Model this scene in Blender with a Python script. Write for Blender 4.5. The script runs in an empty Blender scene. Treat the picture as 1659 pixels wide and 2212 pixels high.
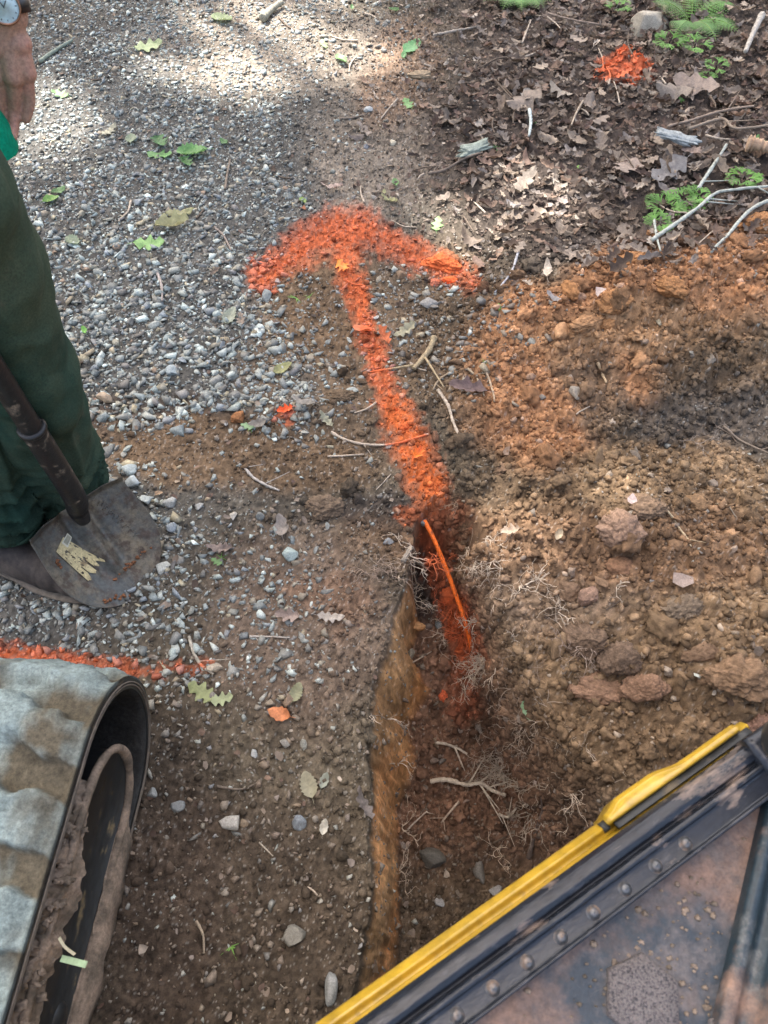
import bpy, bmesh, math, random
import numpy as np
from mathutils import Vector, Matrix
from mathutils.bvhtree import BVHTree

random.seed(7)
rng = np.random.default_rng(7)
SC = bpy.context.scene
COL = SC.collection

# ------------------------------------------------------------------ camera
HC = 1.5
TH = math.radians(58)
CT, ST = math.cos(TH), math.sin(TH)
F = 1640.0                      # focal length for a frame 1659 x 2212
cam_d = bpy.data.cameras.new('camera')
cam = bpy.data.objects.new('camera', cam_d); COL.objects.link(cam)
cam.location = (0, 0, HC)
cam.rotation_euler = (math.radians(90) - TH, 0, 0)
cam_d.sensor_fit = 'VERTICAL'; cam_d.sensor_height = 24
cam_d.lens = 24 * F / 2212
cam_d.clip_start = 0.02; cam_d.clip_end = 500
cam_d.dof.use_dof = True; cam_d.dof.focus_distance = 1.9; cam_d.dof.aperture_fstop = 5.6
SC.camera = cam

# ------------------------------------------------------------------ light
SUN_EL, SUN_AZ = math.radians(60), (-0.5, 0.866)        # towards the sun, ground-plane direction
w = bpy.data.worlds.new('World'); SC.world = w; w.use_nodes = True
nt = w.node_tree
sky = nt.nodes.new('ShaderNodeTexSky'); sky.sky_type = 'NISHITA'; sky.sun_disc = False
sky.sun_elevation = SUN_EL
sky.sun_rotation = math.atan2(SUN_AZ[0], SUN_AZ[1])
sky.dust_density = 8.0; sky.air_density = 1.0; sky.ozone_density = .3
bg = nt.nodes['Background']; bg.inputs['Strength'].default_value = 0.15
nt.links.new(sky.outputs['Color'], bg.inputs['Color'])
sun_d = bpy.data.lights.new('sun', 'SUN'); sun = bpy.data.objects.new('sun', sun_d); COL.objects.link(sun)
sun_d.energy = 4.3; sun_d.angle = math.radians(0.9); sun_d.color = (1.0, 0.955, 0.92)
SUNV = Vector((SUN_AZ[0] * math.cos(SUN_EL), SUN_AZ[1] * math.cos(SUN_EL), math.sin(SUN_EL))).normalized()
sun.rotation_euler = SUNV.to_track_quat('Z', 'Y').to_euler()
SC.view_settings.view_transform = 'Standard'; SC.view_settings.look = 'None'
SC.view_settings.gamma = 1.0; SC.view_settings.use_curve_mapping = False
SC.view_settings.exposure = 2.0
SC.cycles.use_denoising = True
SC.cycles.max_bounces = 5; SC.cycles.diffuse_bounces = 3

# ------------------------------------------------------------------ picture <-> world
def P(u, v, z=0.0):
    a = (u - 829.5) / F; b = (1106 - v) / F
    t = (HC - z) / (ST - b * CT)
    return np.array((a * t, t * (CT + b * ST), z))
def proj(x, y, z):
    d = y * CT + (HC - z) * ST
    up = y * ST - (HC - z) * CT
    return 829.5 + F * x / d, 1106 - F * up / d

# ------------------------------------------------------------------ noise
def _h(ix, iy, seed):
    n = (ix.astype(np.int64) * 374761393 + iy.astype(np.int64) * 668265263 + seed * 1274126177) & 0xFFFFFFFF
    n = ((n ^ (n >> 13)) * 1274126177) & 0xFFFFFFFF
    n = ((n ^ (n >> 16)) * 2246822519) & 0xFFFFFFFF
    return ((n ^ (n >> 15)) & 0xFFFFFF) / float(0x1000000)
def vnoise(x, y, seed=0):
    x = np.asarray(x, dtype=float); y = np.asarray(y, dtype=float)
    ix = np.floor(x); iy = np.floor(y); fx = x - ix; fy = y - iy
    fx = fx * fx * (3 - 2 * fx); fy = fy * fy * (3 - 2 * fy)
    a = _h(ix, iy, seed); b = _h(ix + 1, iy, seed); c = _h(ix, iy + 1, seed); d = _h(ix + 1, iy + 1, seed)
    return (a * (1 - fx) + b * fx) * (1 - fy) + (c * (1 - fx) + d * fx) * fy * 1.0
def fbm(x, y, seed=0, octv=4):
    s = 0; amp = 1; tot = 0
    for i in range(octv):
        s = s + amp * (vnoise(x, y, seed + i * 17) * 2 - 1); tot += amp
        x = x * 2.03 + 5.1; y = y * 2.03 - 3.7; amp *= .5
    return s / tot
def worley(x, y, seed=0):
    x = np.asarray(x, dtype=float); y = np.asarray(y, dtype=float)
    ix = np.floor(x); iy = np.floor(y); best = np.full(x.shape, 9.0); cid = np.zeros(x.shape)
    for dx in (-1, 0, 1):
        for dy in (-1, 0, 1):
            cx = ix + dx; cy = iy + dy
            px = cx + _h(cx, cy, seed); py = cy + _h(cx, cy, seed + 99)
            d = (px - x) ** 2 + (py - y) ** 2
            m = d < best; best = np.where(m, d, best); cid = np.where(m, _h(cx, cy, seed + 7), cid)
    return np.sqrt(best), cid
def sst(a, b, x):
    t = np.clip((x - a) / (b - a), 0, 1); return t * t * (3 - 2 * t)
def EL(u, v, cu, cv, ru, rv, soft=.35, ang=0):
    du = u - cu; dv = v - cv
    if ang:
        c, s = math.cos(math.radians(ang)), math.sin(math.radians(ang))
        du, dv = du * c + dv * s, -du * s + dv * c
    r = np.sqrt((du / ru) ** 2 + (dv / rv) ** 2)
    return 1 - sst(1 - soft, 1 + soft, r)

# ------------------------------------------------------------------ terrain
def curve(pts, z=None):
    w_ = [P(p[0], p[1], (p[2] if len(p) > 2 else 0.0)) for p in pts]
    w_.sort(key=lambda q: q[1])
    ys = np.array([q[1] for q in w_]); xs = np.array([q[0] for q in w_]); zs = np.array([q[2] for q in w_])
    return ys, xs, zs
LT = curve([(930, 1085), (908, 1130), (888, 1200), (855, 1290), (822, 1400), (806, 1500), (800, 1600), (806, 1700), (800, 1800), (790, 1950), (772, 2080), (750, 2212), (700, 2600)])
LF = curve([(925, 1100, -.02), (900, 1150, -.08), (884, 1230, -.15), (890, 1300, -.19), (905, 1370, -.23), (885, 1420, -.26), (928, 1500, -.30), (888, 1580, -.33), (910, 1660, -.36), (868, 1750, -.38), (864, 1900, -.41), (866, 2050, -.43), (852, 2212, -.44), (840, 2600, -.45)])
RF = curve([(960, 1100, -.02), (968, 1150, -.07), (975, 1230, -.13), (1000, 1330, -.20), (1015, 1420, -.25), (1022, 1520, -.30), (1045, 1620, -.34), (1095, 1720, -.38), (1160, 1850, -.40), (1220, 2000, -.42), (1270, 2212, -.44), (1300, 2600, -.45)])
RT = curve([(985, 1085), (1015, 1150), (1050, 1250), (1085, 1350), (1115, 1430), (1180, 1530), (1260, 1620), (1340, 1720), (1450, 1850), (1550, 2000), (1650, 2212), (1750, 2600)])
Y_END = LT[0].max()
MB = [  # mounds: picture point, height, radii x / y (metres)
    (1480, 650, .11, .42, .20), (1250, 720, .05, .25, .14), (1420, 1220, .09, .42, .26), (1250, 1130, .035, .16, .14),
    (1600, 1500, .08, .30, .22), (1150, 900, .02, .2, .12), (745, 470, .012, .15, .08), (1560, 950, -.035, .22, .12),
    (700, 880, .012, .16, .05), (1380, 1180, .035, .09, .08), (1590, 1450, .03, .1, .07)]
MBW = [(P(u, v), hh, rx, ry) for u, v, hh, rx, ry in MB]
def trench_part(x, y):
    lt = np.interp(y, LT[0], LT[1]); lf = np.interp(y, LF[0], LF[1]); zf = np.interp(y, LF[0], LF[2])
    rf = np.interp(y, RF[0], RF[1]); rt = np.interp(y, RT[0], RT[1])
    lf = np.maximum(lf, lt + .012); rf = np.maximum(rf, lf + .02); rt = np.maximum(rt, rf + .02)
    xw = x + fbm(x * 5, y * 8, 31, 4) * .013 + fbm(x * 30, y * 60, 33, 3) * .006
    tl = np.clip((xw - lt) / (lf - lt), 0, 1); tr = np.clip((rt - x - fbm(x * 9, y * 9, 35, 4) * .05) / (rt - rf), 0, 1)
    gl = np.where(tl < .5, 2 * tl * tl, 1 - 2 * (1 - tl) ** 2) * .5 + tl * .5
    gr = tr ** 1.25
    k = np.minimum(gl, gr * (3 - gr) / 2 if False else gr)
    fade = sst(Y_END, Y_END - .10, y)
    return zf * k * fade, tl, tr
def height(x, y, detail=True):
    x = np.asarray(x, dtype=float); y = np.asarray(y, dtype=float)
    z = fbm(x * 1.3, y * 1.3, 3, 3) * .018
    z = z + .16 * sst(.35, 1.9, x) * sst(1.2, 2.6, y)
    z = z - .02 * np.exp(-((x - .0) / .16) ** 2) * sst(1.7, 2.4, y)
    for c, hh, rx, ry in MBW:
        z = z + hh * np.exp(-((x - c[0]) / rx) ** 2 - ((y - c[1]) / ry) ** 2)
    z0 = z
    tz, tl, tr = trench_part(x, y)
    inside = np.clip(np.minimum(tl, tr), 0, 1)
    z = z * (1 - .8 * inside) + tz
    if detail:
        u, v = proj(x, y, z)
        gm = gravelness(u, v)
        soil = 1 - .75 * gm
        spo = np.clip(EL(u, v, 1450, 700, 420, 170) + EL(u, v, 1380, 1300, 420, 420) + EL(u, v, 1100, 1500, 220, 500) + EL(u, v, 1150, 900, 180, 180), 0, 1)
        lit = litterness(u, v)
        z = z + fbm(x * 9, y * 9, 11, 3) * (.006 + .012 * spo + .008 * lit)
        w0, _ = worley(x * 11 + fbm(x * 8, y * 8, 15, 2) * .6, y * 13, 40); z = z + (.6 - w0) * .034 * spo
        w1, _ = worley(x * 26 + fbm(x * 20, y * 20, 5, 2), y * 26, 41)
        w2, _ = worley(x * 70, y * 70, 43)
        w3, _ = worley(x * 160, y * 160, 45)
        z = z + (.55 - w1) * (.004 + .017 * spo) + (.5 - w2) * .0052 * soil * (1 + .6 * spo) + (.5 - w3) * .0022 * soil
        z = z + fbm(x * 120, y * 120, 47, 3) * .0022
        stripe = 1 - sst(.25, .5, np.abs(inside - .5))
        z = z + (fbm(x * 60 + y * 8, y * 22, 49, 4) * .016 + fbm(x * 200, y * 120, 48, 3) * .004) * stripe * (tl < .98)
    return z

def wob(u, v, amp=30, sc=90., seed=60):
    return u + fbm(u / sc, v / sc, seed, 4) * amp, v + fbm(u / sc + 9, v / sc + 4, seed + 3, 4) * amp
def gravelness(u, v):
    a, b = wob(u, v, 70, 160, 61)
    g = np.maximum.reduce([EL(a, b, 330, 560, 400, 420), EL(a, b, 380, 180, 420, 260), EL(a, b, 160, 1230, 260, 230),
                           EL(a, b, 500, 760, 290, 190), EL(a, b, 20, 900, 330, 500), .55 * EL(a, b, 440, 1350, 260, 200), .5 * EL(a, b, 900, 700, 260, 150)])
    g = np.maximum(g, .85 * EL(a, b, 560, 120, 330, 190))
    g = g * (1 - .93 * EL(a, b, 500, 975, 330, 62, .3, 4)) * (1 - .75 * EL(a, b, 790, 290, 150, 260)) * (1 - .7 * EL(a, b, 745, 520, 200, 70))
    g = g * (1 - .8 * EL(a, b, 700, 640, 110, 150))
    return g
def litterness(u, v):
    a, b = wob(u, v, 60, 130, 71)
    edge = sst(-150, 120, a - (990 - .10 * b + .75 * np.maximum(b - 360, 0)))
    low = sst(50, -70, b - (625 - .13 * (a - 1000)))
    return edge * low

C_ = dict(
    D=(.052, .036, .026), B=(.125, .082, .047), G=(.078, .074, .064), T=(.20, .165, .125), O=(.30, .155, .075), Y=(.20, .134, .076),
    R=(.20, .108, .068), L=(.060, .047, .038), K=(.035, .028, .024), M=(.094, .076, .052), Q=(.23, .165, .115), W=(.29, .18, .095))
def blend(col, c, wgt):
    c = np.array(C_[c] if isinstance(c, str) else c)
    wgt = np.clip(wgt, 0, 1)[..., None]
    return col * (1 - wgt) + c * wgt
def paint_mask(u, v):
    """how much spray paint lies at a point (0..1): a soft-edged, grainy band along each sprayed line"""
    a = u + fbm(u / 34., v / 34., 81, 4) * 16; b = v + fbm(u / 34. + 7, v / 34., 84, 4) * 16
    a = a + (vnoise(u / 9., v / 9., 88) - .5) * 22; b = b + (vnoise(u / 9. + 3, v / 9., 89) - .5) * 22
    segs = [((560, 605), (640, 540), 40, .95), ((640, 540), (735, 490), 48, 1), ((735, 490), (790, 498), 52, 1), ((790, 498), (900, 552), 40, .9), ((900, 552), (1008, 602), 38, .72),
            ((745, 500), (757, 600), 36, .95), ((757, 600), (800, 730), 31, 1), ((800, 730), (838, 860), 32, .95), ((838, 860), (880, 950), 38, 1.0), ((880, 950), (925, 1050), 50, 1),
            ((925, 1050), (935, 1100), 40, .8), ((925, 1160), (985, 1320), 36, .7), ((985, 1320), (1010, 1420), 40, 1), ((955, 1180), (985, 1110), 40, .35), ((1000, 1420), (1000, 1530), 42, .42), ((875, 1115), (930, 1115), 22, .7),
            ((-60, 1402), (60, 1415), 30, .95), ((60, 1415), (180, 1435), 26, .95), ((180, 1435), (300, 1448), 22, .8), ((300, 1448), (450, 1440), 18, .55), ((600, 902), (625, 897), 9, .7)]
    m = np.zeros_like(a)
    for (p, q, wd, s) in segs:
        dx, dy = q[0] - p[0], q[1] - p[1]
        t = np.clip(((a - p[0]) * dx + (b - p[1]) * dy) / (dx * dx + dy * dy), 0, 1)
        d = np.sqrt((a - p[0] - t * dx) ** 2 + (b - p[1] - t * dy) ** 2)
        m = np.maximum(m, s * sst(wd * 1.42, wd * .2, d))
    m = np.maximum(m, .9 * EL(a, b, 1345, 148, 62, 32, .35))
    return np.clip(m, 0, 1)
def ground_color(x, y, z):
    u, v = proj(x, y, z)
    a, b = wob(u, v, 46, 110, 51)
    col = np.zeros(u.shape + (3,)) + np.array(C_['M'])
    col = blend(col, 'G', EL(a, b, 330, 520, 560, 620, .4)); col = blend(col, 'G', EL(a, b, 100, 1250, 330, 260))
    col = blend(col, 'T', .75 * EL(a, b, 820, 330, 150, 150)); col = blend(col, 'T', .8 * EL(a, b, 620, 90, 260, 110)); col = blend(col, (.19, .125, .08), .8 * EL(a, b, 870, 160, 90, 110))
    col = blend(col, 'D', .7 * EL(a, b, 320, 905, 180, 45)); col = blend(col, 'B', .9 * EL(a, b, 520, 980, 340, 75, .3, 3))
    col = blend(col, 'B', .95 * EL(a, b, 690, 650, 150, 120)); col = blend(col, 'B', .7 * EL(a, b, 950, 720, 240, 180))
    col = blend(col, 'B', .7 * EL(a, b, 700, 830, 180, 150)); col = blend(col, 'G', .5 * EL(a, b, 640, 860, 60, 60))
    col = blend(col, 'M', .9 * EL(a, b, 560, 1600, 420, 420)); col = blend(col, (.15, .105, .075), .6 * EL(a, b, 650, 1350, 200, 220))
    col = blend(col, (.17, .095, .055), .5 * EL(a, b, 700, 1300, 110, 60)); col = blend(col, 'D', .55 * EL(a, b, 440, 2020, 420, 300)); col = blend(col, 'D', .5 * EL(a, b, 360, 1900, 120, 420))
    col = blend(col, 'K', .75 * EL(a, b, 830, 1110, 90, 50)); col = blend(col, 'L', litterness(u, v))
    # spoil on the right
    col = blend(col, 'Y', EL(a, b, 1430, 1330, 430, 380)); col = blend(col, 'B', .75 * EL(a, b, 1250, 1100, 260, 170))
    col = blend(col, 'Q', .5 * EL(a, b, 1200, 1260, 170, 130)); col = blend(col, 'B', .6 * EL(a, b, 1480, 1520, 260, 180)); col = blend(col, (.17, .10, .055), .8 * EL(a, b, 1300, 1180, 500, 90))
    pile = np.clip(EL(a, b, 1500, 640, 420, 120, .3, -12) + EL(a, b, 1230, 760, 200, 150) + EL(a, b, 1180, 900, 170, 110), 0, 1)
    col = blend(col, 'O', pile); col = blend(col, 'W', .7 * EL(a, b, 1400, 720, 230, 60, .5)); col = blend(col, 'B', .75 * EL(a, b, 1580, 790, 170, 80))
    col = blend(col, (.085, .07, .055), .9 * EL(a, b, 1540, 910, 230, 75)); col = blend(col, 'M', .7 * EL(a, b, 1290, 870, 60, 130, .4, -30)); col = blend(col, 'Y', .7 * EL(a, b, 1500, 1010, 300, 40))
    # trench
    tz, tl, tr = trench_part(x, y)
    inside = np.minimum(tl, tr) * sst(Y_END, Y_END - .06, y)
    floorc = sst(.75, .98, tl) * inside
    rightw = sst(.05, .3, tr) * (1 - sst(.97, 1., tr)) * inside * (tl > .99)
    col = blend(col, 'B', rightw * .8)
    wall = sst(.04, .2, tl) * (1 - sst(.93, 1.0, tl)) * (tr > .5)
    st_ = np.clip(.5 + .9 * fbm((x + z * .5) * 30, y * 12 + z * 9, 91, 4), 0, 1.2); o2 = np.clip(.5 + 1.3 * fbm(x * 10 + 3, y * 7 + z * 5, 93, 3), 0, 1)[..., None]
    wc = (np.array((.60, .27, .095)) * o2 + np.array((.46, .27, .125)) * (1 - o2)) * (.55 + .7 * st_)[..., None]
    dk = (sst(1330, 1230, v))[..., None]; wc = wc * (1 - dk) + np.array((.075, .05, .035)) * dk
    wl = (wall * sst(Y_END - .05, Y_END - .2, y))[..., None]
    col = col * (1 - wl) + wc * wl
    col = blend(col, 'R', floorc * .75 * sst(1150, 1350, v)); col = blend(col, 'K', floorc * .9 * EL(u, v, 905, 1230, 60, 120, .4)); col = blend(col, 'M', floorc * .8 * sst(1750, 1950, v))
    col = blend(col, 'D', .35 * EL(a, b, 1080, 1560, 90, 90))
    # patchiness and grain
    k = 1 + .38 * fbm(x * 6, y * 6, 101, 4) + .42 * fbm(x * 45, y * 45, 103, 4)
    _, cid = worley(x * 130, y * 130, 105)
    k = k * (.68 + .62 * cid)
    col = col * k[..., None]
    col = np.where((_h(np.floor(x * 330), np.floor(y * 330), 5) > .965)[..., None] & (litterness(u, v) < .5)[..., None], col * 1.0 + np.array((.11, .11, .10)), col)
    pm = paint_mask(u, v)
    grain = .5 * vnoise(x * 170, y * 170, 107) + .5 * cid
    halo = .38 * sst(.02, .6, pm)
    pm = np.maximum(halo, sst(.30, .80, pm * 1.05 - .82 * grain + .15) * (.28 + .65 * sst(.2, .95, pm)) * .93)
    pcol = np.array((.62, .132, .040)) * (.42 + .75 * cid)[..., None]
    pcol = pcol * (1 - .25 * sst(900, 1000, v) * EL(u, v, 900, 1020, 90, 120))[..., None]
    orange = (EL(u, v, 890, 1000, 90, 150) * .30)[..., None]
    pcol = pcol * (1 - orange) + np.array((.80, .19, .03)) * orange
    pm = pm[..., None]
    col = col * (1 - pm) + pcol * pm
    return np.clip(col, .004, .95)

# ------------------------------------------------------------------ mesh helpers
def set_props(o, label=None, cat=None, group=None, kind=None):
    if label: o['label'] = label
    if cat: o['category'] = cat
    if group: o['group'] = group
    if kind: o['kind'] = kind
    return o
def empty(name, loc, label, cat, group=None, rz=0):
    o = bpy.data.objects.new(name, None); COL.objects.link(o); o.location = loc; o.rotation_euler = (0, 0, rz)
    o.empty_display_size = .05
    return set_props(o, label, cat, group)
def mesh_np(name, V, Fc, mat, col=None, smooth=False, parent=None, origin=None):
    """V (n,3); Fc (m,3 or 4) integer array, or a list of such arrays"""
    V = np.asarray(V, dtype=np.float32)
    if origin is not None: V = V - np.asarray(origin, dtype=np.float32)
    me = bpy.data.meshes.new(name)
    Fl = Fc if isinstance(Fc, list) else [Fc]
    Fl = [np.asarray(f, dtype=np.int32) for f in Fl if len(f)]
    li = np.concatenate([f.ravel() for f in Fl]); tot = np.concatenate([np.full(len(f), f.shape[1], dtype=np.int32) for f in Fl])
    me.vertices.add(len(V)); me.vertices.foreach_set('co', V.ravel())
    me.loops.add(len(li)); me.loops.foreach_set('vertex_index', li)
    me.polygons.add(len(tot)); st = np.concatenate([[0], np.cumsum(tot)[:-1]]).astype(np.int32)
    me.polygons.foreach_set('loop_start', st); me.polygons.foreach_set('loop_total', tot)
    if smooth: me.polygons.foreach_set('use_smooth', np.ones(len(tot), dtype=bool))
    if col is not None:
        at = me.color_attributes.new('Col', 'FLOAT_COLOR', 'POINT')
        c4 = np.ones((len(V), 4), dtype=np.float32); c4[:, :3] = col
        at.data.foreach_set('color', c4.ravel())
    me.update(calc_edges=True)
    me.materials.append(mat)
    o = bpy.data.objects.new(name, me); COL.objects.link(o)
    if parent is not None: o.parent = parent
    if origin is not None: o.location = tuple(float(q) for q in origin)
    return o
def grid_faces(nr, nc, closed=False):
    r = np.arange(nr - 1)[:, None]; c = np.arange(nc if closed else nc - 1)[None]
    c2 = (c + 1) % nc
    return np.stack([r * nc + c, r * nc + c2, (r + 1) * nc + c2, (r + 1) * nc + c], -1).reshape(-1, 4)

# ------------------------------------------------------------------ materials
def mat_new(name):
    m = bpy.data.materials.new(name); m.use_nodes = True
    nt = m.node_tree; b = nt.nodes['Principled BSDF']
    return m, nt, b
def N(nt, t, **kw):
    n = nt.nodes.new(t)
    for k, v in kw.items():
        if k.startswith('i_'): n.inputs[k[2:].replace('_', ' ')].default_value = v
        else: setattr(n, k, v)
    return n
def noise_node(nt, co, scale, detail=4, rough=.6):
    n = N(nt, 'ShaderNodeTexNoise'); n.inputs['Scale'].default_value = scale; n.inputs['Detail'].default_value = detail; n.inputs['Roughness'].default_value = rough
    nt.links.new(co, n.inputs['Vector']); return n.outputs['Fac']
def maprange(nt, src, a, b, c, d):
    n = N(nt, 'ShaderNodeMapRange'); nt.links.new(src, n.inputs['Value'])
    for i, v in zip((1, 2, 3, 4), (a, b, c, d)): n.inputs[i].default_value = v
    return n.outputs['Result']
def mixc(nt, fac, a, b, mode='MIX'):
    n = N(nt, 'ShaderNodeMix'); n.data_type = 'RGBA'; n.blend_type = mode
    for s, i in ((fac, 0), (a, 6), (b, 7)):
        if hasattr(s, 'links') or hasattr(s, 'is_linked'): nt.links.new(s, n.inputs[i])
        else: n.inputs[i].default_value = s if not isinstance(s, tuple) else (s + (1,) if len(s) == 3 else s)
    return n.outputs[2]
def bump(nt, b, hsock, strength=.4, dist=.002):
    n = N(nt, 'ShaderNodeBump'); n.inputs['Strength'].default_value = strength; n.inputs['Distance'].default_value = dist
    nt.links.new(hsock, n.inputs['Height']); nt.links.new(n.outputs['Normal'], b.inputs['Normal'])
def attr_mat(name, rough=.9, var=((60, .75, 1.3), (420, .8, 1.25)), bsc=300, bstr=.5, bdist=.002, spec=.2, transl=0):
    m, nt, b = mat_new(name)
    at = N(nt, 'ShaderNodeAttribute'); at.attribute_name = 'Col'
    tc = N(nt, 'ShaderNodeTexCoord'); co = tc.outputs['Object']
    c = at.outputs['Color']
    for sc, lo, hi in var:
        f = maprange(nt, noise_node(nt, co, sc), .3, .7, lo, hi)
        c = mixc(nt, 1.0, c, f, 'MULTIPLY')
    nt.links.new(c, b.inputs['Base Color'])
    b.inputs['Roughness'].default_value = rough; b.inputs['Specular IOR Level'].default_value = spec
    bump(nt, b, noise_node(nt, co, bsc, 6, .7), bstr, bdist)
    if transl:
        t = N(nt, 'ShaderNodeBsdfTranslucent'); nt.links.new(c, t.inputs['Color'])
        mx = N(nt, 'ShaderNodeMixShader'); mx.inputs[0].default_value = transl
        nt.links.new(b.outputs[0], mx.inputs[1]); nt.links.new(t.outputs[0], mx.inputs[2])
        nt.links.new(mx.outputs[0], nt.nodes['Material Output'].inputs['Surface'])
    return m
M_EARTH = attr_mat('earth', .92, bstr=.8, bsc=260, bdist=.004)
M_STONE = attr_mat('crushed_stone', .62, var=((45, .8, 1.2), (330, .7, 1.35), (900, .85, 1.2)), bsc=500, bstr=.5, bdist=.001, spec=.4)
M_LEAF = attr_mat('dry_leaf', .65, var=((70, .75, 1.25), (260, .85, 1.2)), bsc=180, bstr=.5, bdist=.002, spec=.35, transl=.15)
M_GREEN = attr_mat('green_leaf', .5, var=((50, .8, 1.2), (260, .9, 1.1)), bsc=120, bstr=.4, bdist=.001, spec=.4, transl=.3)
M_WOOD = attr_mat('dead_wood', .85, var=((90, .7, 1.3), (400, .75, 1.3)), bsc=350, bstr=.6, bdist=.001, spec=.25)
# ------------------------------------------------------------------ the ground: one sheet to the horizon
def build_ground():
    ys = [-.55]
    while ys[-1] < 4.6: ys.append(ys[-1] + .0030 * (1 + .75 * max(ys[-1], 0)))
    ys = np.array(ys)
    s = np.linspace(-1, 1, 1001)
    g = np.sign(s) * (.45 * np.abs(s) + .55 * np.abs(s) ** 2.2)
    cx = np.interp(ys, LT[0], LT[1] + .02)
    half = 1.05 + .34 * np.maximum(ys, 0)
    near = cx[:, None] * (1 - np.abs(g)[None]) + g[None] * half[:, None]
    far = np.array([.4, 1.2, 3, 7, 16, 40, 100])
    X = np.concatenate([near[:, :1] - far[::-1][None], near, near[:, -1:] + far[None]], 1)
    Y = np.repeat(ys[:, None], X.shape[1], 1)
    yb = np.array([-90, -35, -14, -6, -3, -1.5, -.9]); ya = ys[-1] + np.array([.4, 1.2, 3, 7, 16, 40, 100])
    X = np.concatenate([np.repeat(X[:1], len(yb), 0), X, np.repeat(X[-1:], len(ya), 0)], 0)
    Y = np.concatenate([np.repeat(yb[:, None], X.shape[1], 1), Y, np.repeat(ya[:, None], X.shape[1], 1)], 0)
    Z = height(X, Y)
    V = np.stack([X, Y, Z], -1).reshape(-1, 3)
    x, y, z = V[:, 0], V[:, 1], V[:, 2]
    c = ground_color(x, y, z)
    out = (y < -.6) | (y > 4.6) | (np.abs(x) > 1.45 + .34 * np.maximum(y, 0))
    c[out] = np.array(C_['M'])
    o = mesh_np('ground', V, grid_faces(X.shape[0], X.shape[1]), M_EARTH, c, smooth=True)
    return set_props(o, kind='structure')
GROUND = build_ground()

# ------------------------------------------------------------------ prototypes for scattered bits
def hull_proto(n, sx, sy, sz, r):
    bm = bmesh.new()
    for i in range(n):
        d = Vector((r.gauss(0, 1), r.gauss(0, 1), r.gauss(0, 1))).normalized()
        k = r.uniform(.78, 1.2)
        bm.verts.new((d.x * sx * k, d.y * sy * k, d.z * sz * k))
    res = bmesh.ops.convex_hull(bm, input=bm.verts)
    for g in res['geom_interior']:
        if isinstance(g, bmesh.types.BMVert) and g.is_valid: bm.verts.remove(g)
    bmesh.ops.triangulate(bm, faces=bm.faces)
    bm.verts.index_update()
    V = np.array([v.co[:] for v in bm.verts]); Fc = np.array([[v.index for v in f.verts] for f in bm.faces]); bm.free()
    return V, Fc
def ico(sub):
    bm = bmesh.new(); bmesh.ops.create_icosphere(bm, subdivisions=sub, radius=1)
    bm.verts.index_update()
    V = np.array([v.co[:] for v in bm.verts]); Fc = np.array([[v.index for v in f.verts] for f in bm.faces]); bm.free()
    return V, Fc
def lump_proto(sub, amp, r, freq=1.6):
    V, Fc = ico(sub)
    o = r.uniform(0, 50)
    k = 1 + amp * (fbm(V[:, 0] * freq + o, V[:, 1] * freq + V[:, 2] * 1.7 * freq, r.randrange(999), 3) * 1.6)
    s = np.array((1, r.uniform(.65, .95), r.uniform(.5, .8)))
    V = V * k[:, None] * s
    return V, Fc
def rock_proto(sub, r, cuts=9, rough=.03, flat=(.6, .9)):
    """sphere cut by random planes: an angular broken stone with slightly rounded edges"""
    V, Fc = ico(sub)
    for i in range(cuts):
        n = np.array([r.gauss(0, 1), r.gauss(0, 1), r.gauss(0, 1)]); n /= np.linalg.norm(n)
        d = r.uniform(.42, .80)
        s = V @ n
        V = V - np.maximum(s - d, 0)[:, None] * n * .97
    V = V * (1 + rough * fbm(V[:, 0] * 5, V[:, 1] * 5 + V[:, 2] * 7, r.randrange(99), 3))[:, None]
    V = V * np.array((1, r.uniform(.6, .9), r.uniform(*flat) * .8))
    return V, Fc
R1 = random.Random(3)
STONES = [hull_proto(R1.choice((7, 8, 8, 9)), 1.05, R1.uniform(.5, .95), R1.uniform(.3, .6), R1) for _ in range(34)]
BIGST = [rock_proto(3, R1, R1.choice((13, 15, 17)), .015) for _ in range(14)]
CRUMB = [lump_proto(1, .5, R1, 2.4) for _ in range(14)]
CLOD = [lump_proto(3, .5, R1, 3.2) for _ in range(12)]
def rot_mats(n, tilt=.35, rg=rng):
    a = rg.uniform(0, 2 * np.pi, n); t = rg.normal(0, tilt, n); p = rg.uniform(0, 2 * np.pi, n)
    return rot_from(a, t, p)
def rot_from(a, t, p):
    n = len(a); ca, sa = np.cos(a), np.sin(a)
    Rz = np.zeros((n, 3, 3)); Rz[:, 0, 0] = ca; Rz[:, 0, 1] = -sa; Rz[:, 1, 0] = sa; Rz[:, 1, 1] = ca; Rz[:, 2, 2] = 1
    ax = np.stack([np.cos(p), np.sin(p), np.zeros(n)], -1); ct, st = np.cos(t), np.sin(t)
    K = np.zeros((n, 3, 3)); K[:, 0, 1] = -ax[:, 2]; K[:, 0, 2] = ax[:, 1]; K[:, 1, 0] = ax[:, 2]; K[:, 1, 2] = -ax[:, 0]; K[:, 2, 0] = -ax[:, 1]; K[:, 2, 1] = ax[:, 0]
    Rt = np.eye(3)[None] + st[:, None, None] * K + (1 - ct)[:, None, None] * (K @ K)
    return Rt @ Rz
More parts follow.
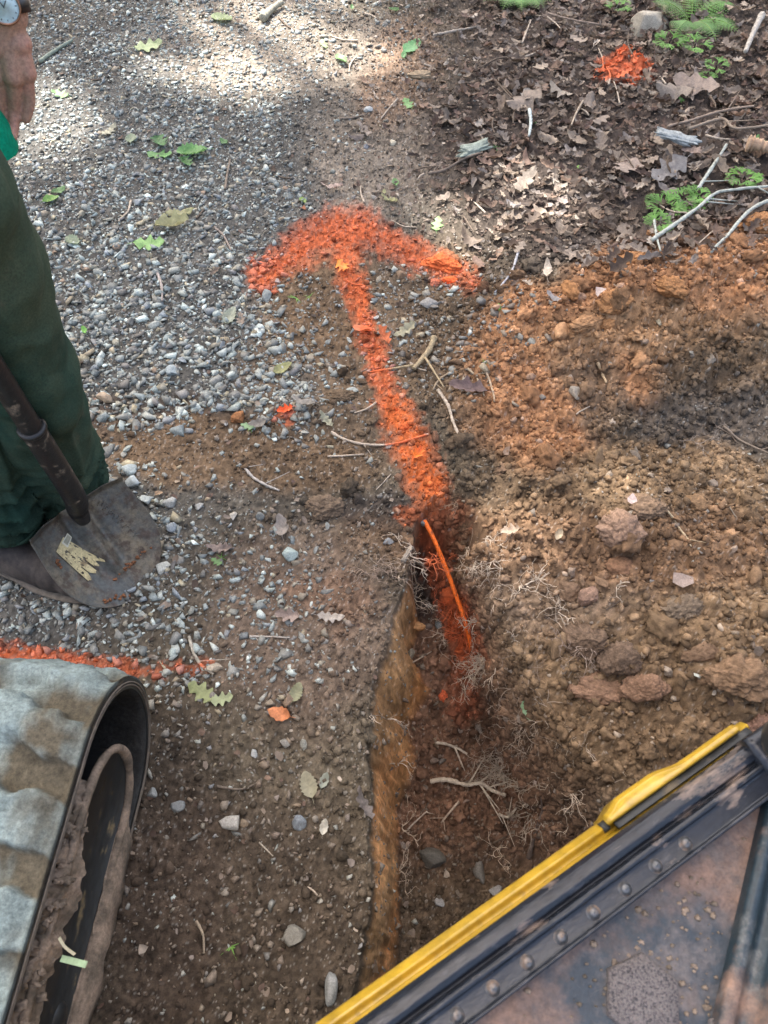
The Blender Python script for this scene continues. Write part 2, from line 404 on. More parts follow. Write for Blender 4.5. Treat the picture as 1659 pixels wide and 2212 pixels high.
def mass(name, protos, idx, locs, mats, cols, mat, smooth=False, jitter=.06):
    """all bits of one uncountable stuff in ONE mesh"""
    Vs, Fs, Cs = [], [], []; base = 0
    for k, (PV, PF) in enumerate(protos):
        sel = np.where(idx == k)[0]
        if not len(sel): continue
        W = np.einsum('nij,pj->npi', mats[sel], PV) + locs[sel][:, None]
        nP = len(PV)
        Fs.append((PF[None] + (np.arange(len(sel)) * nP)[:, None, None] + base).reshape(-1, PF.shape[1]))
        Vs.append(W.reshape(-1, 3)); Cs.append(np.repeat(cols[sel], nP, 0) * (1 + rng.normal(0, jitter, (len(sel) * nP, 1)))); base += len(sel) * nP
    return mesh_np(name, np.concatenate(Vs), np.concatenate(Fs), mat, np.clip(np.concatenate(Cs), .003, .95), smooth)
def scatter(n, dens, pow_near=True, umin=-60, umax=1720, vmin=-60, vmax=2290):
    """points on the ground, n candidates, kept by dens(u, v)"""
    u = rng.uniform(umin, umax, n); v = rng.uniform(vmin, vmax, n)
    a = (u - 829.5) / F; b = (1106 - v) / F; t = HC / (ST - b * CT)
    area = t ** 3                                       # even density on the ground, not in the picture
    keep = rng.uniform(0, 1, n) < area / (HC / (ST - .67 * CT)) ** 3
    x = a * t; y = t * (CT + b * ST)
    x, y = x[keep], y[keep]
    z = height(x, y); uu, vv = proj(x, y, z)
    k = rng.uniform(0, 1, len(x)) < dens(uu, vv)
    return x[k], y[k], z[k], uu[k], vv[k]
def normal_at(x, y, e=.008):
    dx = (height(x + e, y) - height(x - e, y)) / (2 * e); dy = (height(x, y + e) - height(x, y - e)) / (2 * e)
    return dx, dy
PAL_ST = np.array([(.16, .17, .17), (.22, .235, .235), (.30, .32, .31), (.40, .41, .39), (.13, .14, .145), (.24, .21, .17), (.33, .27, .19), (.19, .20, .22), (.28, .29, .27), (.58, .60, .57), (.10, .105, .11), (.26, .17, .12)])
PW_ST = np.array([.14, .17, .16, .08, .1, .08, .05, .09, .07, .03, .02, .01]); PW_ST /= PW_ST.sum(); PAL_ST = PAL_ST * np.array((.98, 1.07, 1.02)) * 1.12
PAINT = np.array((.62, .132, .040))
def painted(cols, u, v, k=.85, thr=.45):
    pm = paint_mask(u, v); m = sst(thr - .2, thr + .2, pm + rng.uniform(-.25, .15, len(u)))[:, None] * k
    orange = np.where(EL(u, v, 890, 1000, 90, 150)[:, None] > .4, np.array((.82, .18, .025)), PAINT)
    return cols * (1 - m) + orange * rng.uniform(.5, 1.1, (len(u), 1)) * m
def stone_cols(n, u, v, dirt=.3):
    c = PAL_ST[rng.choice(len(PAL_ST), n, p=PW_ST)] * rng.uniform(.8, 1.2, (n, 1))
    brown = np.array((.16, .11, .07)); far = np.clip((u - 560) / 500, 0, 1)[:, None]
    k = np.clip(.06 + dirt * rng.uniform(0, 1.4, (n, 1)) ** 1.3 + .35 * far + .25 * (v[:, None] > 1500), 0, .85)
    return painted(c * (1 - k) + brown * k, u, v)

def gravel_density(u, v):
    g = gravelness(u, v)
    return np.clip(g, .0, 1)
# 1) gravel
x, y, z, u, v = scatter(460000, lambda u, v: gravel_density(u, v) ** 1.15 * (.85 + .5 * fbm(u / 60., v / 60., 77, 3)))
n = len(x); r = np.clip(rng.lognormal(math.log(.0047), .66, n), .0020, .018)
r = r * (1 + .25 * EL(u, v, 330, 820, 340, 260)) * (1 - .15 * EL(u, v, 350, 130, 500, 260))
mats = rot_mats(n, .45) * r[:, None, None]
mass('gravel', STONES, rng.integers(0, len(STONES), n), np.stack([x, y, z + r * .10], -1), mats, stone_cols(n, u, v), M_STONE)['kind'] = 'stuff'
print('gravel', n)
# 2) sparse small stones and grit everywhere else
x, y, z, u, v = scatter(190000, lambda u, v: (1 - gravelness(u, v)) * (1 - .85 * litterness(u, v)) * (.20 + .45 * EL(u, v, 520, 1700, 480, 700) + .2 * EL(u, v, 900, 700, 300, 200)) * (1 - .6 * EL(u, v, 1400, 1100, 420, 600)))
n = len(x); r = np.clip(rng.lognormal(math.log(.0032), .6, n), .0013, .014)
o = mass('grit', STONES, rng.integers(0, len(STONES), n), np.stack([x, y, z + r * .2], -1), rot_mats(n, .35) * r[:, None, None], stone_cols(n, u, v, .75), M_STONE); o['kind'] = 'stuff'
print('grit', n)
# 3) crumbs of soil
def crumb_d(u, v):
    s = np.clip(EL(u, v, 1450, 720, 500, 220) + EL(u, v, 1350, 1280, 480, 480) + EL(u, v, 1020, 1650, 330, 560) + EL(u, v, 1150, 900, 260, 220), 0, 1)
    return np.clip(.95 * s + .40 * (1 - gravelness(u, v)) * (1 - litterness(u, v)) + .12, 0, 1) * (1 - .8 * litterness(u, v) * (v < 520))
x, y, z, u, v = scatter(230000, crumb_d)
n = len(x)
spoil = np.clip(EL(u, v, 1450, 720, 500, 220) + EL(u, v, 1350, 1280, 480, 480) + .6 * EL(u, v, 1020, 1650, 330, 560), 0, 1)
r = np.clip(rng.lognormal(math.log(.0027), .5, n) * (1 + .45 * spoil), .0014, .012)
tlx, tl, tr = trench_part(x, y)
ok = ~((tl > .08) & (tl < .9) & (y < Y_END - .15))
x, y, z, u, v, r = x[ok], y[ok], z[ok], u[ok], v[ok], r[ok]; n = len(x)
cc = ground_color(x, y, z) * rng.uniform(.72, 1.35, (n, 1))
o = mass('soil_crumbs', CRUMB, rng.integers(0, len(CRUMB), n), np.stack([x, y, z + r * .3], -1), rot_mats(n, .8) * r[:, None, None], cc, M_EARTH); o['kind'] = 'stuff'
print('crumbs', n)
# crumbs sticking to the steep right side of the trench
yy = rng.uniform(-.4, Y_END - .03, 60000); k_ = rng.uniform(0, 1, 60000)
rfx = np.interp(yy, RF[0], RF[1]); rtx = np.interp(yy, RT[0], RT[1]); x = rfx + (rtx - rfx) * k_; y = yy; z = height(x, y); n = len(x)
r = np.clip(rng.lognormal(math.log(.0034), .55, n), .0016, .014)
o = mass('trench_side_crumbs', CRUMB, rng.integers(0, len(CRUMB), n), np.stack([x, y, z + r * .2], -1), rot_mats(n, 1.2) * r[:, None, None], ground_color(x, y, z) * rng.uniform(.7, 1.4, (n, 1)), M_EARTH); o['kind'] = 'stuff'
# ------------------------------------------------------------------ where a line of sight meets the ground
_zs = np.linspace(.34, -.6, 380)
def G(u, v, lift=0.0):
    pts = np.array([P(u, v, z) for z in _zs])
    h = height(pts[:, 0], pts[:, 1])
    k = np.argmax(h >= pts[:, 2]); p = pts[k].copy(); p[2] = h[k] + lift
    return p
def scale_at(p): return (p[1] * CT + (HC - p[2]) * ST) / F      # metres per picture unit
def ROT(a, t=0., p=0.): return rot_from(np.array([a]), np.array([t]), np.array([p]))[0]
def ground_tilt(x, y, e=.025):
    dx, dy = normal_at(np.array([x]), np.array([y]), e); n = Vector((-float(dx[0]), -float(dy[0]), 1)).normalized()
    if n.z < .5: n = (n + Vector((0, 0, .8))).normalized()
    return np.array(Vector((0, 0, 1)).rotation_difference(n).to_matrix())

# ------------------------------------------------------------------ leaves
def leaf_proto(r, lobes=3, depth=.5, W=.34, curl=.2, fold=.15, crinkle=.04, nt_=19, stem=.18, tip=.8, point=1.0):
    cols = (-1, -.55, 0, .55, 1); V = []; ph = r.uniform(-.1, .1); tw = r.uniform(-.6, .6); o = r.uniform(0, 90); cs = r.uniform(-1, 1)
    for i in range(nt_):
        t = i / (nt_ - 1)
        env = max(math.sin(math.pi * t ** tip), 0) ** .62
        for c in cols:
            sg = 1 if c > 0 else -1
            m = 1 - depth * (.5 + .5 * math.cos(2 * math.pi * (lobes * (t + ph * sg) + .08 * sg))) ** .8 * min(1, 3.2 * (1 - t) + .2) if lobes else 1 + .12 * math.sin(23 * t + sg * 3 + o)
            wd = W * env * m + .006
            x = c * wd; shift = .10 * abs(c) * m
            z = fold * abs(c) * wd * 2 + curl * ((t - .45) ** 2) * 2 + tw * (t - .5) * c * wd + cs * curl * 1.4 * (c * wd / W) ** 2 * abs(t - .2)
            z += crinkle * float(fbm(np.array(t * 5 + o), np.array(c * wd * 14 + o), 5, 2)) * 1.5
            V.append((x, t - .5 + shift * (.6 if abs(c) == 1 else .3), z))
    Fq = grid_faces(nt_, 5)
    n0 = len(V); z0 = curl * (.45 ** 2) * 2; sx = r.uniform(-.08, .08)
    V += [(-.009, -.5, z0), (.009, -.5, z0), (sx - .007, -.5 - stem, z0 * .6 - .01), (sx + .007, -.5 - stem, z0 * .6 - .01)]
    Fq = np.concatenate([Fq, [[n0, n0 + 1, n0 + 3, n0 + 2]]])
    return np.array(V), Fq
R2 = random.Random(11)
DEAD = [leaf_proto(R2, R2.choice((3, 3, 4, 2)), R2.uniform(.25, .55), R2.uniform(.18, .32), R2.uniform(.1, .55), R2.uniform(-.3, .7), .07, 13) for _ in range(16)]
CURLED = [leaf_proto(R2, R2.choice((3, 4)), R2.uniform(.45, .6), R2.uniform(.26, .34), R2.uniform(.15, .4), R2.uniform(.15, .45), .05) for _ in range(5)]
OAK = [leaf_proto(R2, 3, .62, .36, R2.uniform(.05, .3), R2.uniform(-.1, .35), .03, 25) for _ in range(6)]
OVAL = [leaf_proto(R2, 0, 0, .27, R2.uniform(.1, .5), R2.uniform(.1, .5), .02, 15, tip=.9) for _ in range(4)]
SERR = [leaf_proto(R2, 7, .22, .34, .2, .2, .03, 29) for _ in range(3)]
def frag_proto(r):
    n = 6; a0 = r.uniform(0, 6)
    V = [(0, 0, 0)] + [(math.cos(a0 + i * 6.283 / n) * r.uniform(.3, .62), math.sin(a0 + i * 6.283 / n) * r.uniform(.2, .45), r.uniform(-.12, .22)) for i in range(n)]
    return np.array(V), np.array([(0, 1 + i, 1 + (i + 1) % n) for i in range(n)])
FRAG = [frag_proto(R2) for _ in range(16)]
PAL_D = np.array([(.075, .050, .034), (.145, .108, .078), (.20, .158, .12), (.28, .22, .16), (.13, .083, .06), (.38, .32, .25), (.19, .125, .085), (.22, .185, .155)])
PW_D = np.array([.17, .21, .2, .1, .12, .04, .09, .07])
x, y, z, u, v = scatter(42000, lambda u, v: np.clip(litterness(u, v), 0, 1) ** 1.5)
n = len(x); L = np.clip(rng.lognormal(math.log(.032), .42, n), .013, .075); lift = rng.uniform(.002, .024, n)
o = mass('leaf_litter', DEAD, rng.integers(0, len(DEAD), n), np.stack([x, y, z + lift], -1), rot_mats(n, .27) * L[:, None, None],
         painted(PAL_D[rng.choice(len(PAL_D), n, p=PW_D)] * rng.uniform(.7, 1.3, (n, 1)), u, v, .95, .5), M_LEAF, smooth=True); o['kind'] = 'stuff'
print('litter', n)
x, y, z, u, v = scatter(90000, lambda u, v: np.clip(.75 * litterness(u, v) + .10 + .45 * EL(u, v, 1000, 260, 240, 330) + .3 * EL(u, v, 1000, 480, 300, 120) - .06 * gravelness(u, v), 0, 1) * (1 - .9 * (paint_mask(u, v) > .15) * (u < 1150)) * (1 - .9 * EL(u, v, 1350, 1000, 600, 420)))
n = len(x); L = np.clip(rng.lognormal(math.log(.011), .45, n), .005, .03)
o = mass('leaf_fragments', FRAG, rng.integers(0, len(FRAG), n), np.stack([x, y, z + rng.uniform(.001, .008, n)], -1), rot_mats(n, .5) * L[:, None, None],
         painted(PAL_D[rng.choice(len(PAL_D), n, p=PW_D)] * rng.uniform(.6, 1.2, (n, 1)), u, v), M_LEAF); o['kind'] = 'stuff'
print('fragments', n)

# --------------------------------------------------------- single bits: place one prototype as an object of its own
def single(name, proto, p, R, size, col, mat, smooth=False, cvar=.05, paint=None):
    PV, PF = proto
    S = np.array(size) if np.ndim(size) else np.array((size,) * 3)
    V = (PV * S) @ R.T + p
    c = np.repeat(np.array(col, dtype=float)[None], len(V), 0) * (1 + rng.normal(0, cvar, (len(V), 1)))
    if paint is not None:
        uu, vv = proj(V[:, 0], V[:, 1], V[:, 2]); top = (PV @ R.T)[:, 2] > -.25
        m = (sst(.3, .6, paint_mask(uu, vv) * paint + .25 * vnoise(V[:, 0] * 90, V[:, 1] * 90, 3) - .12) * top)[:, None] * .93
        c = c * (1 - m) + PAINT * m
    return mesh_np(name, V, PF, mat, np.clip(c, .003, .95), smooth, origin=p)

def zone_text(u, v):
    if v < 260 and u > 980: return 'litter high on the bank'
    if u > 960 and v < 560: return 'litter right of the arrow'
    if u > 1100 and v < 800: return 'orange clay spoil'
    if u > 1080 and v < 1050: return 'dark soil below the orange spoil'
    if u > 1040 and v < 1700: return 'brown spoil beside the trench'
    if u > 860 and v > 1130: return 'trench bottom'
    if 500 < u < 1060 and 400 < v < 650: return 'soil by the arrow head'
    if 640 < u < 1080 and v < 1130 and v > 560: return 'soil beside the arrow shaft'
    if v < 260: return 'far pale gravel'
    if v < 560 and u < 640: return 'gravel left of the arrow'
    if v < 560: return 'mud rut behind the arrow'
    if v < 880 and u < 660: return 'gravel beside the green trousers'
    if v < 1080: return 'brown soil above the shovel'
    if v < 1400 and u < 480: return 'gravel around the shovel'
    if v < 1480 and u < 480: return 'soil by the painted line'
    if v < 1650: return 'mud left of the trench'
    return 'dark mud beside the track'
# hero stones: (u, v, half size px, colour, look)
HERO = [
    (1398, 62, 50, (.36, .32, .245), 'large smooth tan boulder lying in the leaf litter', (1, .62, .55)),
    (386, 933, 19, (.20, .23, .22), 'rounded grey-green stone on the upper edge of the brown soil band', (1, .8, .6)),
    (626, 1200, 20, (.30, .36, .33), 'pale blue-green angular stone left of the trench start', (1, .85, .7)),
    (351, 1227, 17, (.42, .42, .36), 'whitish pitted stone just right of the shovel blade', (.95, 1, .7)),
    (499, 1778, 23, (.40, .38, .33), 'pale pyramid-shaped stone in the dark mud near the track', (1, .85, .75)),
    (466, 1443, 18, (.40, .34, .25), 'cream block-shaped stone at the end of the painted line', (1, .6, .6)),
    (576, 642, 17, (.20, .215, .20), 'grey wedge-shaped stone below the left arrow barb', (.7, 1.1, .5)),
    (369, 803, 18, (.27, .31, .31), 'blue-grey squarish stone in the coarse gravel', (1, .9, .6)),
    (227, 860, 20, (.33, .25, .17), 'tan loaf-shaped stone at the lower edge of the coarse gravel', (1.1, .6, .6)),
    (796, 241, 11, (.32, .34, .33), 'small pale stone on the mud rut', (1, .8, .6)),
    (848, 312, 9, (.42, .38, .28), 'small cream stone at the side of the mud rut', (1, .9, .7)),
    (923, 660, 20, (.22, .21, .19), 'grey flat stone between the arrow shaft and right barb', (1.2, .6, .5)),
    (866, 599, 13, (.20, .125, .07), 'round brown pebble under the right arrow barb', (1, .85, .8)),
    (648, 1778, 17, (.17, .19, .20), 'dark blue-grey stone in the mud left of the trench wall', (1, .9, .7)),
    (638, 2020, 26, (.17, .16, .13), 'large grey-brown stone sunk in the mud near the bottom', (1, .75, .6)),
    (716, 2140, 28, (.21, .215, .20), 'grey slab of stone by the yellow panel edge', (.6, 1.1, .5)),
    (384, 1743, 16, (.20, .21, .20), 'grey stone right of the rubber track', (1.1, .8, .6)),
    (505, 1116, 10, (.42, .38, .31), 'small cream pebble on bare mud right of the shovel', (.9, 1, .7)),
    (1240, 851, 18, (.25, .215, .165), 'grey-brown stone on the orange spoil', (.9, 1, .6)),
    (318, 1082, 16, (.36, .39, .36), 'white-flecked stone beside the shovel shoulder', (1, .8, .6)),
    (280, 1020, 17, (.38, .43, .41), 'pale greenish stone above the shovel blade', (1.1, .7, .6)),
    (285, 1045, 20, (.34, .38, .38), 'pale grey crushed stone touching the shovel shoulder', (1.1, .7, .6)),
    (1170, 860, 10, (.2, .18, .15), 'small dark stone at the foot of the orange spoil', (1, .8, .6)),
    (945, 1348, 12, (.14, .15, .14), 'grey-green stone on the trench floor left of the conduit', (.8, 1, .7)),
    (914, 1130, 11, (.17, .18, .17), 'dark stone at the top end of the orange conduit', (.8, 1, .7)),
    (948, 1345 - 25, 6, (.3, .3, .3), 'small pale pebble on the trench floor beside the conduit', (1, .8, .7)),
    (930, 1860, 34, (.10, .095, .08), 'flat dark stone on the trench floor', (1, .7, .5)),
    (1035, 1880, 22, (.16, .15, .13), 'grey upright stone on the trench floor near the yellow panel', (.7, 1.1, .6)),
    (1070, 1925, 16, (.3, .3, .29), 'pale grey stone in the trench near the yellow panel', (1, .8, .6)),
    (953, 1952, 15, (.34, .34, .33), 'white-grey stone low in the trench', (1.1, .7, .6)),
    (550, 1800 - 170, 10, (.36, .37, .35), 'small white stone on the mud midway to the trench', (.8, 1, .7)),
    (430, 1095, 11, (.33, .33, .3), 'pale pebble right of the shovel in a cluster of stones', (1, .9, .7)),
    (368, 1090, 15, (.3, .31, .29), 'granular grey stone right of the upper blade edge', (1, .85, .7)),
    (370, 1140, 15, (.24, .27, .28), 'blue-grey stone right of the blade edge', (1, .9, .6)),
    (330, 1770 - 55, 14, (.24, .25, .23), 'grey stone at the right edge of the track', (1, .8, .6)),
    (790, 560 - 240, 8, (.2, .2, .2), 'small grey stone behind the arrow tip', (1, .8, .6)),
]
for i, (hu, hv, hs, hc, hl, hd) in enumerate(HERO):
    p = G(hu, hv); s = hs * scale_at(p) * .98; hc = tuple(q_ * .88 for q_ in hc); r_ = random.Random(100 + i)
    pr = rock_proto(4 if hs > 30 else 3, r_, 16 if hs < 40 else 9, .02, (.95, 1.2)); PV = pr[0] / np.abs(pr[0]).max(0)
    p[2] += s * hd[2] * .35
    set_props(single('boulder' if hs > 40 else 'stone', (PV, pr[1]), p, ROT(r_.uniform(-.5, .5), r_.uniform(-.25, .25), r_.uniform(0, 6)), (s * hd[0], s * hd[1] * 1.15, s * hd[2]), hc, M_STONE, smooth=hs > 40, paint=.3), hl, 'stone')
# counted stones of the gravel: the largest ones
def colour_word(c):
    m = sum(c) / 3; sat = (c[0] - c[2]) / max(m, .01)
    if c[0] > .6 and c[2] < .1: return 'orange painted'
    if sat > .55: return 'rusty brown'
    if sat > .22: return 'pale tan' if m > .24 else 'brown'
    if m > .33: return 'whitish'
    if m > .22: return 'pale grey'
    return 'blue-grey' if c[2] > c[0] else 'dark grey'
x, y, z, u, v = scatter(9000, lambda u, v: np.clip(gravelness(u, v) * .8 + .22 * (v > 650) * (u < 1100) + .06, 0, 1) * (1 - litterness(u, v)), umin=0, umax=1659, vmin=0, vmax=2212)
n = min(len(x), 262); cols = stone_cols(len(x), u, v, .35)
for i in range(n):
    r_ = random.Random(i); s = min(max(r_.lognormvariate(math.log(.0125), .3), .008), .022) * (.85 if v[i] < 300 else 1)
    w_ = colour_word(cols[i]); shape = r_.choice(('angular', 'chunky', 'flat', 'rounded'))
    lab = 'small ' + w_ + ' ' + shape + ' stone in the ' + zone_text(u[i], v[i])
    p = np.array((x[i], y[i], z[i] + s * .25))
    o = single('stone', BIGST[i % len(BIGST)], p, ROT(r_.uniform(0, 6), r_.gauss(0, .35), r_.uniform(0, 6)), (s, s * r_.uniform(.7, 1), s * (.5 if shape == 'flat' else .85)), cols[i], M_STONE)
    set_props(o, lab, 'stone', w_ + ' ' + shape + ' stones in the ' + zone_text(u[i], v[i]))

# ------------------------------------------------------------------ clods
OC = (.36, .175, .07); PC = (.33, .19, .13); BC = (.19, .12, .075)
CLODS = [
    (958, 572, 42, 26, -30, (.30, .13, .06), 'large orange-dusted clay lump on the right arrow barb'),
    (972, 607, 17, 9, -12, (.85, .10, .025), 'bright red-orange chip below the large clay lump'),
    (940, 612, 11, 10, 0, (.5, .17, .10), 'pinkish painted stone below the clay lump'),
    (915, 571, 8, 8, 0, (.6, .2, .09), 'small orange clod left of the large clay lump'),
    (1232, 625, 16, 27, 12, OC, 'upright orange clay slab at the edge of the leaf litter'),
    (1361, 568, 36, 20, 5, OC, 'broad orange clay clod at the top edge of the spoil'),
    (1628, 490, 46, 25, 18, OC, 'big orange clay clod under the lichen branch'),
    (1405, 510, 22, 14, 20, OC, 'orange clay clod near the green clubmoss'),
    (1272, 700, 52, 17, 25, (.35, .19, .09), 'long orange clay slab overhanging the spoil front'),
    (1330, 655, 38, 22, 20, OC, 'rounded orange clay clod behind the long slab'),
    (1450, 625, 40, 24, 5, OC, 'wide orange clay clod in the middle of the spoil'),
    (1340, 1150, 44, 42, 60, (.33, .22, .155), 'large pinkish clay block on the spoil right of the trench'),
    (1342, 1225, 30, 24, 0, (.22, .12, .07), 'brown clay block under the pinkish block'),
    (1395, 1097, 50, 26, 8, (.21, .14, .09), 'dark brown clay slab above the pinkish block'),
    (1262, 1388, 40, 40, 40, (.10, .068, .05), 'dark root-bound clod at the rim of the trench'),
    (1340, 1430, 42, 30, -20, (.13, .09, .065), 'dark brown crumbly clod right of the root-bound clod'),
    (1290, 1490, 58, 28, -8, (.26, .155, .10), 'pale brown slab clod above the yellow panel'),
    (1390, 1490, 44, 28, 0, (.24, .14, .09), 'reddish clod in the spoil above the yellow panel'),
    (1590, 1460, 70, 42, -10, (.20, .125, .075), 'massive brown clod at the right edge above the excavator'),
    (1475, 1315, 42, 26, 15, (.17, .135, .10), 'grey-brown clod below the grey bark flake'),
    (1640, 1570, 40, 24, 10, (.30, .17, .12), 'pinkish clod beside the black door post'),
    (1510, 1415, 34, 18, 5, BC, 'brown flat clod in the right spoil'),
    (1225, 1280, 26, 22, 0, BC, 'brown clod on the trench rim above the root-bound clod'),
    (1270, 1290, 22, 20, 0, (.24, .15, .11), 'pinkish brown clod left of the brown clay block'),
    (700, 1100, 40, 26, 0, (.17, .12, .08), 'rounded brown clod in the mud left of the trench start'),
    (735, 858, 36, 18, 18, (.13, .09, .055), 'dark brown bark-like clod left of the arrow shaft'),
    (514, 905, 17, 15, 0, (.32, .14, .055), 'orange clay clod on the left soil band'),
    (1310, 700, 18, 14, 10, OC, 'small orange clod beside the long slab'),
    (1508, 940 + 150, 30, 20, 10, (.24, .15, .08), 'yellowish clod in the upper right spoil'),
    (1085, 1015, 18, 14, 0, BC, 'brown clod right of the painted shaft'),
    (800, 800 - 180, 1, 1, 0, BC, ''),
    (965, 1290, 16, 15, 0, (.35, .10, .05), 'reddish clod on the trench floor beside the conduit'),
    (957, 1705 - 200, 12, 10, 30, (.55, .12, .05), 'reddish painted chip low in the trench'),
]
for i, (cu, cv, rx, ry, ang, cc_, lab) in enumerate(CLODS):
    if not lab: continue
    p = G(cu, cv); s = scale_at(p); r_ = random.Random(300 + i)
    PV, PF = ico(5 if rx > 34 else 4)
    for q in range(8):
        nn = np.array([r_.gauss(0, 1), r_.gauss(0, 1), r_.gauss(0, .7)]); nn /= np.linalg.norm(nn)
        PV = PV - np.maximum(PV @ nn - r_.uniform(.62, .92), 0)[:, None] * nn * .9
    k_ = 1 + .22 * fbm(PV[:, 0] * 1.7 + i, PV[:, 1] * 1.7 + PV[:, 2] * 2, i, 3) + .20 * fbm(PV[:, 0] * 5 + i, PV[:, 1] * 5 + PV[:, 2] * 5, i + 9, 4) + .14 * fbm(PV[:, 0] * 16 + i, PV[:, 1] * 16 + PV[:, 2] * 12, i + 5, 2)
    PV = PV * k_[:, None]; p[2] += s * min(rx, ry) * .08
    k9 = 0; cc_ = tuple(np.array(cc_) * .7 + ground_color(*[np.array([q_]) for q_ in p])[0] * .3) if cc_[0] < .5 else cc_
    Rm = ROT(math.radians(ang)) ; Rm = ground_tilt(p[0], p[1]) @ Rm
    set_props(single('clay_clod', (PV, PF), p, Rm, (rx * s * 1.05, ry * s * 1.25, min(rx, ry) * s * .8), cc_, M_EARTH, smooth=False, cvar=.16, paint=.8), lab, 'clod')
x, y, z, u, v = scatter(5000, lambda u, v: np.clip(EL(u, v, 1450, 680, 420, 160) + .8 * EL(u, v, 1350, 1330, 420, 400) + .35 * EL(u, v, 1150, 900, 220, 220) + .12 * EL(u, v, 850, 900, 260, 260), 0, 1), umin=0, umax=1659, vmin=0, vmax=2212)
CHUNK = [rock_proto(3, R1, 8, .12, (.8, 1.0)) for _ in range(6)]
cc2 = ground_color(x, y, z)
for i in range(min(len(x), 230)):
    r_ = random.Random(5000 + i); s = min(max(r_.lognormvariate(math.log(.016), .42), .008), .034)
    w_ = 'orange' if cc2[i][0] / max(cc2[i][2], .01) > 3.4 else ('dark brown' if cc2[i][0] < .13 else 'brown')
    p = np.array((x[i], y[i], z[i] + s * .25)); sh = r_.choice(('crumbly', 'lumpy', 'flattened'))
    o = single('soil_clod', CLOD[i % len(CLOD)] if i % 3 else CHUNK[i % 6], p, ROT(r_.uniform(0, 6), r_.gauss(0, .4), 1), (s, s * r_.uniform(.6, 1), s * (.5 if sh == 'flattened' else .85)), np.clip(cc2[i] * r_.uniform(.85, 1.25), 0, .9), M_EARTH, smooth=False, cvar=.14, paint=.8)
    set_props(o, 'small ' + w_ + ' ' + sh + ' clod on the ' + zone_text(u[i], v[i]), 'clod', w_ + ' ' + sh + ' clods on the ' + zone_text(u[i], v[i]))
# mid-size clods too many to count
x, y, z, u, v = scatter(30000, lambda u, v: np.clip(EL(u, v, 1450, 690, 440, 190) + .9 * EL(u, v, 1350, 1330, 440, 440) + .5 * EL(u, v, 1150, 900, 220, 220) + .5 * EL(u, v, 1000, 1500, 200, 500) + .15 * EL(u, v, 800, 900, 300, 300), 0, 1))
n = len(x); r = np.clip(rng.lognormal(math.log(.0068), .4, n), .004, .017)
tlx, tl, tr = trench_part(x, y); ok = ~((tl > .05) & (tl < .95))
x, y, z, r = x[ok], y[ok], z[ok], r[ok]; n = len(x)
MIDC = [lump_proto(2, .75, R1, 2.8) for _ in range(12)]
o = mass('soil_lumps', MIDC, rng.integers(0, 12, n), np.stack([x, y, z + r * .2], -1), rot_mats(n, .7) * r[:, None, None], ground_color(x, y, z) * rng.uniform(.8, 1.35, (n, 1)), M_EARTH); o['kind'] = 'stuff'
print('lumps', n)
